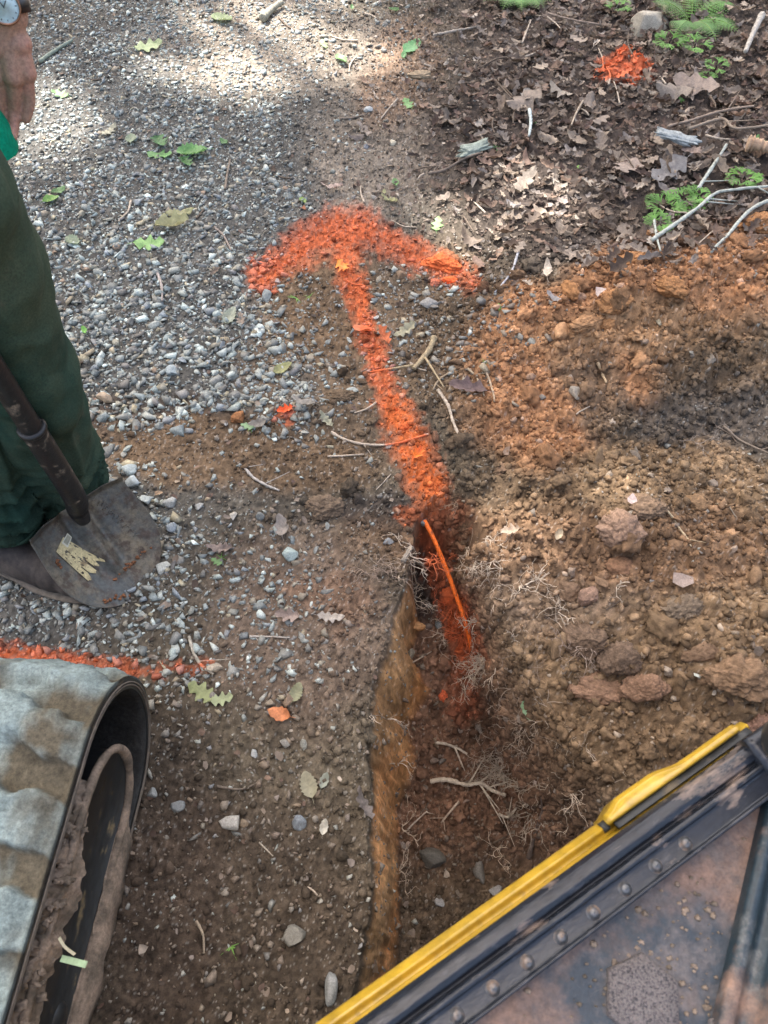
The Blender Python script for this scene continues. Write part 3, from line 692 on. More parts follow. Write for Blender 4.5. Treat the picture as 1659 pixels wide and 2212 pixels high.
# ------------------------------------------------------------------ single leaves
def put_leaf(u, v, px, ang, protos, col, label, cat='leaf', tilt=.12, lift=.006, paint=None, name='leaf', mat=None, k=None):
    p = G(u, v, lift); s = px * scale_at(p) * .98
    pr = protos[(int(u * 7 + v) if k is None else k) % len(protos)]
    Rm = ground_tilt(p[0], p[1], .04) @ ROT(math.radians(ang), tilt, u * .1)
    o = single(name, pr, p, Rm, s, col, mat or M_GREEN, smooth=True, cvar=.03, paint=paint)
    return set_props(o, label, cat)
GR = (.13, .24, .085); GB = (.08, .185, .06); PG = (.27, .33, .16); YG = (.32, .31, .15); GG = (.22, .27, .17); TN = (.24, .19, .145); GYB = (.20, .165, .135)
for a in [
    (320, 105, 62, -70, OAK, PG, 'pale green lobed leaf on sunlit gravel'), (482, 48, 55, 60, SERR, PG, 'light green toothed leaf on the far bright gravel'),
    (890, 108, 55, -40, SERR, (.14, .33, .13), 'broad fresh green leaf on the far brown rut'), (873, 128, 22, 0, OVAL, (.12, .26, .10), 'small dark green leaf under the broad fresh leaf'),
    (852, 27, 24, 80, OVAL, GR, 'light green leaf near the top edge above the rut'), (700, 100, 30, 20, OAK, PG, 'pale green leaf on the far edge of the rut'),
    (738, 135, 36, 40, OVAL, GR, 'narrow green leaf beside a small stick on the rut'), (881, 229, 38, 20, OAK, (.18, .34, .12), 'bright green lobed leaf on the right side of the rut'),
    (348, 316, 58, -150, OAK, GB, 'upper left green leaf of the oak sprig on the gravel'), (345, 340, 60, -105, OAK, (.13, .28, .09), 'lower left green leaf of the oak sprig on the gravel'),
    (420, 336, 66, 95, SERR, (.15, .31, .10), 'long right green leaf of the oak sprig on the gravel'), (403, 357, 46, 30 + 180, OAK, GB, 'bottom green leaf of the oak sprig on the gravel'),
    (285, 307, 40, 10, SERR, GG, 'grey-green matt leaf left of the oak sprig'), (237, 288, 46, -30, CURLED, (.36, .34, .24), 'pale curled leaf left of the grey-green leaf'),
    (486, 312, 26, 40, OVAL, GB, 'small green leaf right of the oak sprig'), (133, 208, 40, 70, OAK, GR, 'green leaf among dry scraps near the hand'),
    (128, 418, 34, -60, OVAL, GR, 'folded green leaf near the thigh, upper of two'), (112, 437, 40, -80, OVAL, (.22, .38, .10), 'flat yellow-green leaf near the thigh, lower of two'),
    (388, 466, 62, -70, CURLED, YG, 'curled yellowish oak leaf on gravel, upper of a pair'), (372, 492, 76, -85, CURLED, (.40, .38, .20), 'curled yellowish oak leaf on gravel, lower of a pair'),
    (322, 531, 66, -85, OAK, (.26, .45, .15), 'bright green flat oak leaf on the gravel below the curled pair'), (160, 527, 44, 45, SERR, GG, 'dull grey-green leaf beside the trouser thigh'),
    (944, 490, 40, -10, OAK, (.24, .42, .14), 'bright green oak leaf right of the arrow tip'), (854, 402, 30, 10, OVAL, GR, 'small green leaf above the arrow tip'),
    (655, 440, 26, 30, OVAL, (.2, .3, .08), 'small green leaf at the left shoulder of the arrow tip'), (842, 436, 40, 60, CURLED, YG, 'yellow-green curled leaf above the arrow tip'),
    (1077, 669, 18, 0, OVAL, (.18, .42, .09), 'tiny bright green round leaf right of the arrow shaft'), (1076, 325, 26, 50, OAK, GR, 'green leaf scrap on the dark litter edge'),
    (1140, 1532, 48, 190, OVAL, (.26, .40, .22), 'grey-green pointed leaf lying over the roots'), (470, 1216, 28, 60, OAK, GR, 'small green sprig leaf in the mud right of the shovel'),
    (611, 801, 44, -60, SERR, (.28, .28, .12), 'folded olive leaf left of the arrow shaft'), (876, 718, 58, 35 + 90, CURLED, (.40, .37, .24), 'pale folded leaf right of the arrow shaft'),
    (185, 719, 22, 30, OVAL, (.18, .42, .08), 'tiny bright green leaf beside the knee'), (538, 925, 34, 70, OAK, (.25, .38, .2), 'small green feathery leaf on the soil band'),
    (498, 690, 46, -20, SERR, (.36, .38, .28), 'pale grey-green lichen-like leaf left of the arrow shaft'), (437, 1497, 66, 60, OAK, (.30, .33, .15), 'yellow-green oak leaf in the mud, left of a pair'),
    (480, 1513, 50, -80, OAK, (.33, .37, .2), 'yellow-green leaf in the mud, right of a pair'), (640, 1500, 44, -20, SERR, (.28, .28, .16), 'faded olive leaf trodden into the mud'),
    (1250, 370, 22, 0, OAK, (.24, .44, .1), 'tiny bright green leaf in the leaf litter'), (1470, 130 + 95, 20, 20, OVAL, (.2, .4, .1), 'tiny green leaf below the clubmoss'),
    (1640, 312, 34, 10, OVAL, (.16, .33, .11), 'green leaf at the right edge of the litter'), (830, 435 - 15, 16, 0, OVAL, YG, 'small yellow scrap above the arrow tip'),
    (1150, 330 - 60, 20, 60, OVAL, GR, 'green leaf scrap in the litter'), (668, 1700, 60, 20, SERR, (.28, .26, .17), 'olive grey leaf flat in the mud near the trench wall'),
    (700, 1690, 36, -20, OVAL, (.26, .28, .22), 'small grey-green leaf beside the olive grey leaf'), (760, 18 + 5, 16, 0, OVAL, GR, 'small green scrap near the top of the rut')]:
    put_leaf(*a, paint=.5)
for a in [
    (720, 415, 50, 100, CURLED, (.36, .27, .22), 'pinkish dry leaf with long stems at the arrow tip', .3, .016), (788, 290, 62, 30, DEAD, GYB, 'broad grey-brown dry leaf on the mud rut', .15, .008),
    (770, 300, 44, 120, DEAD, (.15, .12, .1), 'dark torn leaf beside the broad leaf on the rut', .15, .008),
    (1012, 850, 84, 75, CURLED, (.14, .095, .085), 'dark curled oak leaf right of the arrow shaft', .2, .014), (612, 1148, 56, 10, DEAD, (.23, .20, .17), 'grey torn leaf left of the trench start', .3, .012),
    (625, 1333, 54, 82, CURLED, (.33, .25, .2), 'narrow pinkish curled leaf in the mud', .3, .008), (712, 1338, 60, -88, CURLED, (.38, .33, .27), 'pale pointed leaf left of the trench', .3, .01),
    (610, 1548, 56, 70, OVAL, (.45, .17, .07), 'orange-stained curled leaf in the mud', .3, .012), (740, 583, 44, 210, OAK, (.75, .26, .04), 'orange sprayed leaf left of the arrow shaft', .2, .014),
    (785, 1745, 74, 20, CURLED, (.14, .12, .105), 'dark crumpled leaf against the trench edge', .3, .018), (700, 1790, 34, -10, OVAL, (.40, .38, .31), 'small pale leaf scrap near the trench edge', .2, .01),
    (560, 905 + 15, 40, 100, DEAD, (.2, .18, .15), 'grey leaf scrap beside the soil band', .2, .008), (660, 880, 60, 60, CURLED, (.22, .2, .17), 'grey curled leaf beside the bark-like clod', .3, .014),
    (705, 915, 44, 40, CURLED, (.3, .29, .2), 'olive curled leaf above the long twig', .3, .012), (665, 1570 - 640, 10, 0, OVAL, TN, ''),
    (785, 722, 44, 80, OVAL, (.65, .20, .09), 'orange sprayed leaf on the arrow shaft, left of two', .3, .012), (828, 735, 48, 30, CURLED, (.55, .17, .07), 'orange sprayed leaf on the arrow shaft, right of two', .3, .012),
    (898, 990, 46, -30, CURLED, (.85, .24, .03), 'bright orange crumpled leaf low on the arrow shaft', .3, .012), (620, 893, 36, 100, CURLED, (.85, .12, .03), 'red-orange curled leaf scrap left of the arrow shaft', .3, .012),
    (1130, 405, 74, -40, DEAD, (.19, .155, .12), 'brown oak leaf in the litter right of the arrow', .3, .02), (1350, 378, 96, 55 + 90, OAK, (.27, .21, .165), 'large tan oak leaf in the litter', .25, .03),
    (1440, 385, 90, 120, OAK, (.20, .185, .17), 'large grey oak leaf below the bark slab', .25, .03), (1485, 350, 70, 20, CURLED, (.22, .165, .135), 'brown curled leaf near the leaning twigs', .3, .035),
    (1130, 235, 90, 120, OAK, (.24, .19, .145), 'long tan oak leaf left of the painted patch', .25, .03), (1100, 210, 50, 20, DEAD, (.2, .155, .12), 'brown leaf beside the long tan leaf', .25, .03),
    (1500, 200, 100, 70, OAK, (.26, .2, .155), 'large tan oak leaf below the fern', .2, .03), (1450, 215, 80, 80, OAK, (.22, .18, .14), 'brown oak leaf below the clubmoss', .2, .03),
    (1210, 215, 60, 60, OAK, (.3, .25, .19), 'pale oak leaf below the painted patch', .2, .03), (1340, 435, 44, 0, DEAD, (.26, .2, .16), 'tan dry leaf in the sunny litter', .3, .02),
    (1110, 460, 44, 40, DEAD, (.33, .29, .26), 'pale leaf at the sunny litter edge', .3, .02), (1210, 450, 40, 140, DEAD, (.3, .24, .2), 'pale brown leaf in the sunny litter', .3, .02),
    (1270, 240, 60, 170, DEAD, (.2, .16, .125), 'brown leaf below the painted leaves', .2, .03), (1463, 1262, 60, 0, FRAG, (.30, .23, .185), 'pale grey-brown bark flake on the spoil', .25, .02),
    (1345, 1120, 30, 70, FRAG, (.42, .33, .3), 'pale pinkish flake on top of the clay block', .3, .07),
    (1105, 1153, 44, 85, CURLED, (.33, .25, .18), 'tan curled leaf on the spoil right of the trench', .2, .01), (1205, 1160, 30, 150, OVAL, (.3, .24, .16), 'small tan leaf on the pinkish spoil', .3, .01),
    (1200, 650, 46, 60, DEAD, (.27, .25, .235), 'grey leaf under the upright clay slab', .2, .01), (1290, 655 - 5, 30, 70, FRAG, (.42, .34, .3), 'pale flake on the orange spoil', .3, .03),
    (655, 465 - 10, 20, 20, FRAG, (.3, .12, .06), 'rusty flake at the left shoulder of the arrow', .3, .008),
    (480, 1180 + 10, 60, 80, CURLED, (.2, .155, .13), 'dark torn leaf right of the shovel', .2, .008), (345, 1070, 20, 10, FRAG, (.3, .2, .12), 'small tan flake beside the shovel', .2, .008)]:
    if a[6]: put_leaf(a[0], a[1], a[2], a[3], a[4], a[5], a[6], tilt=a[7], lift=a[8], paint=.5, mat=M_LEAF)
# counted leaves lying on top of the litter
x, y, z, u, v = scatter(1600, lambda u, v: np.clip(litterness(u, v) + .04, 0, 1), umin=0, umax=1659, vmin=0, vmax=1000)
cw = ['dark brown', 'grey-brown', 'greyish tan', 'tan', 'dark reddish', 'pale tan', 'reddish brown', 'grey']
for i in range(min(len(x), 170)):
    r_ = random.Random(i + 77); k = int(rng.choice(8, p=PW_D)); L_ = r_.uniform(.035, .072) if litterness(u[i], v[i]) > .3 else r_.uniform(.025, .05)
    p = np.array((x[i], y[i], z[i] + (r_.uniform(.015, .03) if litterness(u[i], v[i]) > .3 else .006)))
    sh = r_.choice(('curled', 'lobed')); pr = (CURLED if sh == 'curled' else OAK)[i % 5]
    o = single('leaf', pr, p, ROT(r_.uniform(0, 6), r_.gauss(0, .35), r_.uniform(0, 6)), L_, PAL_D[k] * r_.uniform(.9, 1.3), M_LEAF, smooth=True, paint=.9)
    set_props(o, cw[k] + ' ' + sh + ' dry oak leaf in the ' + zone_text(u[i], v[i]), 'leaf', cw[k] + ' ' + sh + ' leaves in the ' + zone_text(u[i], v[i]))

# ------------------------------------------------------------------ tubes: twigs, branches, roots
def tube(paths, sides=5):
    """paths: list of (points (n,3), radii (n,)) -> one vertex array, one face array"""
    Vs, Fs = [], []; base = 0
    ang = np.arange(sides) * 2 * np.pi / sides
    for pts, rad in paths:
        pts = np.asarray(pts, float); n = len(pts)
        T = np.gradient(pts, axis=0); T /= np.linalg.norm(T, axis=1, keepdims=True) + 1e-9
        A = np.cross(T, np.array((0.13, .21, .97))); A /= np.linalg.norm(A, axis=1, keepdims=True) + 1e-9; B = np.cross(T, A)
        ring = pts[:, None] + (A[:, None] * np.cos(ang)[None, :, None] + B[:, None] * np.sin(ang)[None, :, None]) * np.asarray(rad)[:, None, None]
        Vs.append(ring.reshape(-1, 3)); Fs.append(grid_faces(n, sides, True) + base); base += n * sides
        Vs.append(pts[[0, -1]]); c0 = base; c1 = base + 1
        r0 = base - n * sides + np.arange(sides); r1 = base - sides + np.arange(sides)
        Fs.append(np.stack([np.roll(r0, -1), r0, np.full(sides, c0), np.full(sides, c0)], -1)[:, :3] if False else np.zeros((0, 4), int))
        base += 2
        caps = [np.stack([np.roll(r0, -1), r0, np.full(sides, c0)], -1), np.stack([r1, np.roll(r1, -1), np.full(sides, c1)], -1)]
        Fs.append(('tri', np.concatenate(caps)))
    q = np.concatenate([f for f in Fs if not isinstance(f, tuple)]); t = np.concatenate([f[1] for f in Fs if isinstance(f, tuple)])
    return np.concatenate(Vs), [q, t]
def smooth_line(pts, n):
    pts = np.asarray(pts, float); t = np.linspace(0, len(pts) - 1, n); i = np.clip(np.floor(t).astype(int), 0, len(pts) - 2); f = (t - i)[:, None]
    p0 = pts[np.maximum(i - 1, 0)]; p1 = pts[i]; p2 = pts[i + 1]; p3 = pts[np.minimum(i + 2, len(pts) - 1)]
    return .5 * ((2 * p1) + (-p0 + p2) * f + (2 * p0 - 5 * p1 + 4 * p2 - p3) * f ** 2 + (-p0 + 3 * p1 - 3 * p2 + p3) * f ** 3)
def twig(pix, wpx, col, label, name='twig', lift=.5, forks=0, cat='twig', seed=0, mat=None, paint=1.0, knob=.12):
    r_ = random.Random(seed + int(pix[0][0]))
    g = [G(a, b) for a, b in pix]; s = scale_at(g[0]); R_ = wpx * s * .5
    pts = smooth_line(g, 7 * len(g) + 8); n = len(pts)
    pts[:, 2] = np.maximum(pts[:, 2], height(pts[:, 0], pts[:, 1])) + R_ * (lift + .6) + .026 * litterness(*proj(pts[:, 0], pts[:, 1], pts[:, 2]))
    pts[:, 2] = np.convolve(np.pad(pts[:, 2], 3, 'edge'), np.ones(7) / 7, 'valid')
    w_ = R_ * np.linspace(1, .62, n) * (1 + knob * np.array([r_.gauss(0, 1) for _ in range(n)]))
    paths = [(pts, w_)]
    for k in range(forks):
        i = r_.randrange(2, n - 3); d = pts[i + 1] - pts[i]; d /= np.linalg.norm(d); sd = r_.choice((-1, 1))
        side = np.array((-d[1], d[0], .3)) * sd; L_ = R_ * r_.uniform(8, 18)
        q = [pts[i] + (d * .7 + side * .8) * L_ * t + np.array((0, 0, .15 * L_ * t)) for t in np.linspace(0, 1, 6)]
        paths.append((q, R_ * .4 * np.linspace(1, .4, 6)))
    V, Fc = tube(paths, 7)
    c = np.repeat(np.array(col)[None], len(V), 0) * (1 + rng.normal(0, .08, (len(V), 1)))
    uu, vv = proj(V[:, 0], V[:, 1], V[:, 2]); m = sst(.35, .6, paint_mask(uu, vv) * paint)[:, None] * .93
    c = c * (1 - m) + PAINT * m
    o = mesh_np(name, V, Fc, mat or M_WOOD, np.clip(c, 0, .95), True, origin=g[0])
    return set_props(o, label, cat)
PT = (.40, .33, .25); DT = (.12, .09, .065); LG = (.34, .36, .31)
for k, a in enumerate([
    ([(716, 937), (745, 952), (790, 963), (850, 962), (925, 940)], 7, PT, 'long pale twig lying across the arrow shaft', 2),
    ([(946, 846), (968, 880), (978, 915), (998, 957)], 8, PT, 'pale jointed twig right of the arrow shaft', 0),
    ([(938, 735), (925, 765), (893, 803)], 15, (.30, .235, .14), 'thick broken stick right of the arrow shaft', 2),
    ([(708, 988), (748, 987), (786, 984)], 5, PT, 'short straight pale twig left of the arrow shaft', 0),
    ([(528, 1010), (545, 1032), (578, 1052), (604, 1063)], 7, (.36, .33, .29), 'crooked grey twig in the mud above the shovel tip', 2),
    ([(540, 1377), (580, 1377), (626, 1379)], 5, (.36, .32, .27), 'straight pale twig on the mud left of the trench', 1),
    ([(410, 1378), (420, 1412), (437, 1440), (462, 1458)], 8, (.31, .28, .22), 'bent grey-brown twig at the end of the painted line', 1),
    ([(1117, 556), (1102, 598), (1068, 636)], 6, (.36, .35, .35), 'thin grey twig at the right arrow barb', 0),
    ([(88, 138), (118, 118), (158, 92)], 9, (.24, .27, .21), 'lichen-covered stick beside the wrist', 0),
    ([(568, 50), (588, 32), (611, 16)], 18, (.27, .25, .19), 'short thick stick near the top edge', 0),
    ([(1600, 343), (1630, 350), (1670, 364)], 30, (.38, .26, .17), 'thick tan piece of branch at the right edge', 0),
    ([(1400, 541), (1440, 512), (1500, 470), (1535, 440), (1570, 432), (1680, 424)], 10, LG, 'long lichen-grey branch above the orange spoil', 3),
    ([(1405, 490), (1410, 530), (1420, 560)], 6, LG, 'thin grey twig crossing the lichen-grey branch', 0),
    ([(1500, 430), (1515, 405), (1545, 360), (1560, 335)], 9, LG, 'upright grey twig above the lichen-grey branch', 1),
    ([(1680, 450), (1610, 478), (1560, 530), (1530, 560)], 9, LG, 'grey twig lying on the orange spoil', 0),
    ([(1636, 58), (1618, 95), (1600, 138)], 14, (.36, .33, .28), 'grey stick right of the fern', 0),
    ([(1435, 295), (1480, 285), (1545, 262), (1620, 250)], 7, (.26, .20, .15), 'long thin brown twig across the litter', 1),
    ([(1480, 300), (1550, 278), (1580, 300), (1659, 290)], 7, (.24, .19, .14), 'forked brown twig at the right of the litter', 1),
    ([(1140, 258), (1143, 285), (1139, 315)], 8, (.42, .46, .42), 'short lichen-pale stick left of the painted patch', 0),
    ([(1180, 50), (1230, 62), (1290, 75)], 5, (.22, .17, .13), 'thin twig right of the left fern', 0),
    ([(1255, 238), (1240, 265), (1230, 290)], 5, (.36, .29, .21), 'small pale twig below the painted leaves', 0),
    ([(487, 412), (492, 380), (498, 348)], 6, (.2, .16, .12), 'thin dark twig upright on the gravel left of the arrow', 0),
    ([(465, 495), (485, 515), (500, 545)], 5, (.26, .21, .17), 'thin curved twig left of the arrow head', 0),
    ([(596, 577 + 500), (640, 1500 - 400)], 0, DT, '', 0),
    ([(340, 590), (350, 620), (352, 655)], 7, (.34, .29, .25), 'curved pale twig in the coarse gravel', 0),
    ([(1300, 730), (1320, 700), (1290, 690)], 0, DT, '', 0),
    ([(925, 385), (960, 380), (1000, 360), (1040, 350)], 7, (.16, .125, .095), 'dark straight stick above the right arrow barb', 1),
    ([(935, 85), (985, 80), (1030, 74)], 6, (.34, .29, .23), 'pale thin stick above the broad green leaf', 0),
    ([(1010, 800), (1030, 820), (1045, 860)], 5, (.3, .24, .16), 'thin tan twig under the dark curled leaf', 1),
    ([(1040, 790), (1058, 830), (1068, 870)], 6, (.36, .27, .18), 'pale orange twig left of the spoil', 0),
    ([(985, 800), (950, 822), (935, 845)], 5, (.3, .23, .15), 'tan twig beside the thick broken stick', 1),
    ([(1290, 785), (1300, 812), (1308, 832)], 8, (.38, .28, .17), 'short pale stick on the orange spoil', 0),
    ([(1560, 925), (1600, 955), (1680, 990)], 6, (.2, .16, .12), 'dark thin stick on the dark soil patch', 1),
    ([(735, 270 - 10), (760, 258), (792, 250)], 5, (.18, .145, .11), 'small dark stick on the mud rut', 0),
    ([(540, 880 + 130), (560, 1010 + 25)], 0, DT, '', 0),
    ([(470, 1360 + 340), (520, 1706), (560, 1690)], 6, (.13, .105, .08), 'dark twig in the mud beside the track', 1),
    ([(560, 1820), (590, 1850)], 4, (.3, .26, .2), 'tiny pale stick in the mud near the bottom', 0),
    ([(425, 1990), (440, 2020), (442, 2060)], 7, (.26, .21, .15), 'short brown stick beside the track near the bottom', 0),
    ([(1000, 1185), (975, 1190)], 0, DT, ''  , 0),
    ([(870, 1218), (895, 1220), (922, 1222)], 12, (.22, .19, .15), 'stub of grey root jutting over the dark pit', 2),
    ([(1545, 1650 - 560), (1590, 1120)], 4, (.3, .25, .18), 'thin pale twig on the right spoil', 0),
    ([(1430, 1100), (1460, 1140), (1490, 1185)], 6, (.38, .30, .19), 'thin pale root hanging over the right spoil', 1),
    ([(1140, 1855), (1155, 1800), (1175, 1745)], 12, (.13, .10, .08), 'dark root hanging down at the trench rim', 1),
    ]):
    if a[3]: twig(a[0], a[1], a[2], a[3], forks=a[4], seed=k, name='branch' if a[1] > 13 else 'twig')
# bark slab in the litter
x, y, z, u, v = scatter(900, lambda u, v: np.clip(.2 + .5 * litterness(u, v) + .2 * (u > 700), 0, 1) * (v > 0), umin=60, umax=1620, vmin=20, vmax=2000)
for i in range(min(len(x), 75)):
    r_ = random.Random(i + 900); L_ = r_.uniform(22, 70); a_ = r_.uniform(0, 6.28)
    p0 = (u[i], v[i]); p1 = (u[i] + L_ * .5 * math.cos(a_), v[i] + L_ * .4 * math.sin(a_)); p2 = (p1[0] + L_ * .5 * math.cos(a_ + r_.uniform(-.5, .5)), p1[1] + L_ * .4 * math.sin(a_ + r_.uniform(-.5, .5)))
    if not (5 < p2[0] < 1650 and 5 < p2[1] < 2100): continue
    pale = r_.random() < .55; z_ = zone_text(u[i], v[i])
    o = twig([p0, p1, p2], r_.uniform(2.5, 5), PT if pale else DT, ('thin pale' if pale else 'thin dark') + ' twig lying in the ' + z_, seed=i)
    o['group'] = ('pale' if pale else 'dark') + ' twigs in the ' + z_
def strip_obj(name, u, v, rx, ry, ang, col, label, mat, lift=.01, th=.35):
    p = G(u, v, lift + .022); s = scale_at(p); r_ = random.Random(int(u)); PV, PF = ico(4)
    PV = np.sign(PV) * np.abs(PV) ** .6
    PV = PV * (1 + .55 * fbm(PV[:, 0] * 2.5 + u, PV[:, 1] * 5 + PV[:, 2] * 3, 3, 3))[:, None]; PV[:, 2] += .3 * PV[:, 0] ** 2 * .5
    return set_props(single(name, (PV, PF), p, ROT(math.radians(ang), .15, 1), (rx * s, ry * s, ry * s * th), col, mat, True, .12), label, 'bark')
strip_obj('bark_slab', 1450, 331, 46, 15, -12, (.27, .29, .28), 'pale lichen-grey slab of bark in the leaf litter', M_WOOD, .03)
strip_obj('bark_slab', 1020, 365 - 20, 40, 14, 35, (.24, .27, .22), 'mossy grey bark strip in the litter right of the arrow', M_WOOD, .015)
strip_obj('bark_slab', 905, 180 + 5, 24, 12, 10, (.25, .19, .12), 'rotten tan bark piece beside the rut', M_WOOD, .012)

# ------------------------------------------------------------------ fine roots
def root_cluster(u, v, label, n_main=5, L=.10, spread=3.2, dirn=0., rad=.0011, lift=.012, col=(.56, .46, .35), seed=0, paint=.9, up=.15, thick=None):
    r_ = random.Random(seed); p0 = G(u, v, .004); paths = []
    def grow(p, d, length, rr, lev):
        n = max(4, int(length / .007)); pts = [p]; q = p.copy(); dd = d.copy()
        for i in range(n):
            dd = dd + np.array([r_.gauss(0, .42), r_.gauss(0, .42), r_.gauss(0, .34)]); dd[2] *= .8; dd /= np.linalg.norm(dd)
            q = q + dd * length / n
            h = float(height(q[0], q[1], False)) + .003
            if q[2] < h: q[2] = h + .002; dd[2] = abs(dd[2]) * .4
            if q[2] > h + .05: dd[2] -= .4
            pts.append(q.copy())
            if lev < 3 and r_.random() < (.55 if lev == 0 else .42):
                nd = dd + np.array([r_.gauss(0, .9), r_.gauss(0, .9), r_.gauss(0, .5)]); nd /= np.linalg.norm(nd)
                grow(q.copy(), nd, length * r_.uniform(.22, .48), rr * .62, lev + 1)
        paths.append((np.array(pts), np.linspace(rr, rr * .5, len(pts))))
    for k in range(n_main):
        a = dirn + r_.uniform(-spread / 2, spread / 2); d = np.array((math.cos(a), math.sin(a), up + r_.gauss(0, .15))); d /= np.linalg.norm(d)
        st = p0.copy()
        grow(st, d, L * r_.uniform(.6, 1.2), rad * r_.uniform(.7, 1.3) * (thick if (thick and k == 0) else 1), 0)
    V, Fc = tube(paths, 3)
    c = np.repeat(np.array(col)[None], len(V), 0) * rng.uniform(.75, 1.2, (len(V), 1))
    uu, vv = proj(V[:, 0], V[:, 1], V[:, 2]); m = sst(.25, .55, paint_mask(uu, vv) * paint)[:, None] * .95
    c = c * (1 - m) + PAINT * m
    return set_props(mesh_np('root_cluster', V, Fc, M_WOOD, np.clip(c, 0, .95), True, origin=p0), label, 'roots')
ROOTC = [
    (1085, 1235, 'pale fine roots spreading over the right rim near the conduit top', dict(n_main=7, L=.12, dirn=2.6, spread=2.0, seed=1, thick=1.6)),
    (1120, 1270, 'pale roots running right across the rim', dict(n_main=4, L=.11, dirn=-.5, spread=1.4, seed=2, thick=1.6)),
    (905, 1265, 'pale hairy root reaching left over the trench edge', dict(n_main=4, L=.15, dirn=3.25, spread=.8, seed=3, thick=1.8, up=.3)),
    (1000, 1300, 'orange sprayed roots crossing the conduit', dict(n_main=8, L=.11, dirn=3.2, spread=2.2, seed=4, paint=2.2, up=.3)),
    (1000, 1370, 'dense orange sprayed roots below the conduit', dict(n_main=12, L=.08, dirn=1.5, spread=6.2, seed=5, paint=2.0, up=.3)),
    (1035, 1345, 'white roots hanging at the lower end of the conduit', dict(n_main=5, L=.09, dirn=3.3, spread=2.5, seed=6, paint=.2, thick=1.6, up=.3)),
    (1055, 1440, 'grey fine roots on the right trench wall below the conduit', dict(n_main=16, L=.11, dirn=3.4, spread=4, seed=7, paint=.3)),
    (1110, 1490, 'tangled dark roots on the right wall beside the pointed leaf', dict(n_main=9, L=.09, dirn=-1, spread=5, seed=8, col=(.26, .20, .15), paint=.2)),
    (1130, 1570, 'fine roots under the pointed leaf', dict(n_main=8, L=.08, dirn=-1.2, spread=4, seed=9, paint=.2, col=(.34, .27, .2))),
    (1090, 1650, 'large tangle of pale roots, upper part', dict(col=(.40, .33, .26), n_main=14, L=.11, dirn=2.8, spread=4, seed=10, paint=.1, thick=2.2)),
    (1130, 1700, 'large tangle of pale roots, right part', dict(col=(.36, .30, .23), n_main=15, L=.10, dirn=.4, spread=5, seed=11, paint=.1)),
    (1150, 1760, 'large tangle of pale roots, lower part', dict(col=(.36, .30, .23), n_main=14, L=.09, dirn=-1.2, spread=5, seed=12, paint=.1)),
    (1230, 1710, 'fine roots at the right rim near the yellow cover', dict(n_main=7, L=.07, dirn=0, spread=4, seed=13, paint=.1)),
    (1255, 1400, 'fine roots sticking out of the root-bound clod', dict(n_main=8, L=.06, dirn=2, spread=6, seed=14, col=(.3, .23, .18))),
    (1200, 1330, 'pink-grey fine roots on the sunlit spoil', dict(n_main=7, L=.07, dirn=2, spread=6, seed=15)),
    (1090, 1850, 'small pale root at the trench foot beside the yellow panel', dict(n_main=3, L=.08, dirn=3.3, spread=2, seed=16)),
    (862, 1650, 'small roots poking from the left trench wall', dict(n_main=4, L=.05, dirn=0, spread=2, seed=17)),
    (868, 1790, 'forked pale roots on the left trench wall, middle', dict(n_main=4, L=.07, dirn=.3, spread=2, seed=18, thick=1.6)),
    (862, 1880, 'thin pale roots low on the left trench wall', dict(n_main=4, L=.06, dirn=.2, spread=2, seed=19)),
    (985, 1090, 'fine brown roots right of the painted shaft end', dict(n_main=4, L=.06, dirn=0, spread=5, seed=20, col=(.3, .2, .13), paint=.4)),
    (860, 1240, 'fine dark roots above the left trench edge', dict(n_main=4, L=.10, dirn=2.6, spread=1.2, seed=21, col=(.32, .24, .18), up=.3)),
    (835, 1555, 'small curled roots on the left trench edge', dict(n_main=3, L=.05, dirn=-1.2, spread=2, seed=22)),
    (1330, 1270, 'small pale roots under the brown clay block', dict(n_main=4, L=.05, dirn=-1, spread=4, seed=23, thick=1.8)),
    (1500, 960, 'thin roots in the dark soil patch', dict(n_main=3, L=.08, dirn=-1, spread=4, seed=24, col=(.3, .25, .2))),
]
for (ru, rv, lab, kw) in ROOTC: root_cluster(ru, rv, lab, **kw)
twig([(930, 1693), (965, 1690), (1005, 1700), (1035, 1697), (1060, 1712), (1090, 1722)], 11, (.42, .36, .28), 'thick pale branching root in the trench, longest of the tangle', name='root', lift=3, forks=5, cat='root', seed=40)
twig([(940, 1608), (965, 1612), (985, 1620), (1008, 1632)], 7, (.44, .38, .30), 'short pale root stub above the thick branching root', name='root', lift=3, forks=2, cat='root', seed=41)
twig([(990, 1735), (975, 1752), (952, 1780)], 6, (.36, .29, .22), 'pale root slanting down to the trench floor', name='root', lift=4, forks=3, cat='root', seed=42)
twig([(1075, 1762), (1095, 1768), (1115, 1748), (1140, 1742)], 7, (.42, .36, .28), 'curved pale root below the tangle', name='root', lift=4, forks=2, cat='root', seed=43)
twig([(880, 1795), (905, 1770), (922, 1755)], 4, (.4, .34, .27), 'thin slanting root in the middle of the trench', name='root', lift=6, forks=1, cat='root', seed=44)

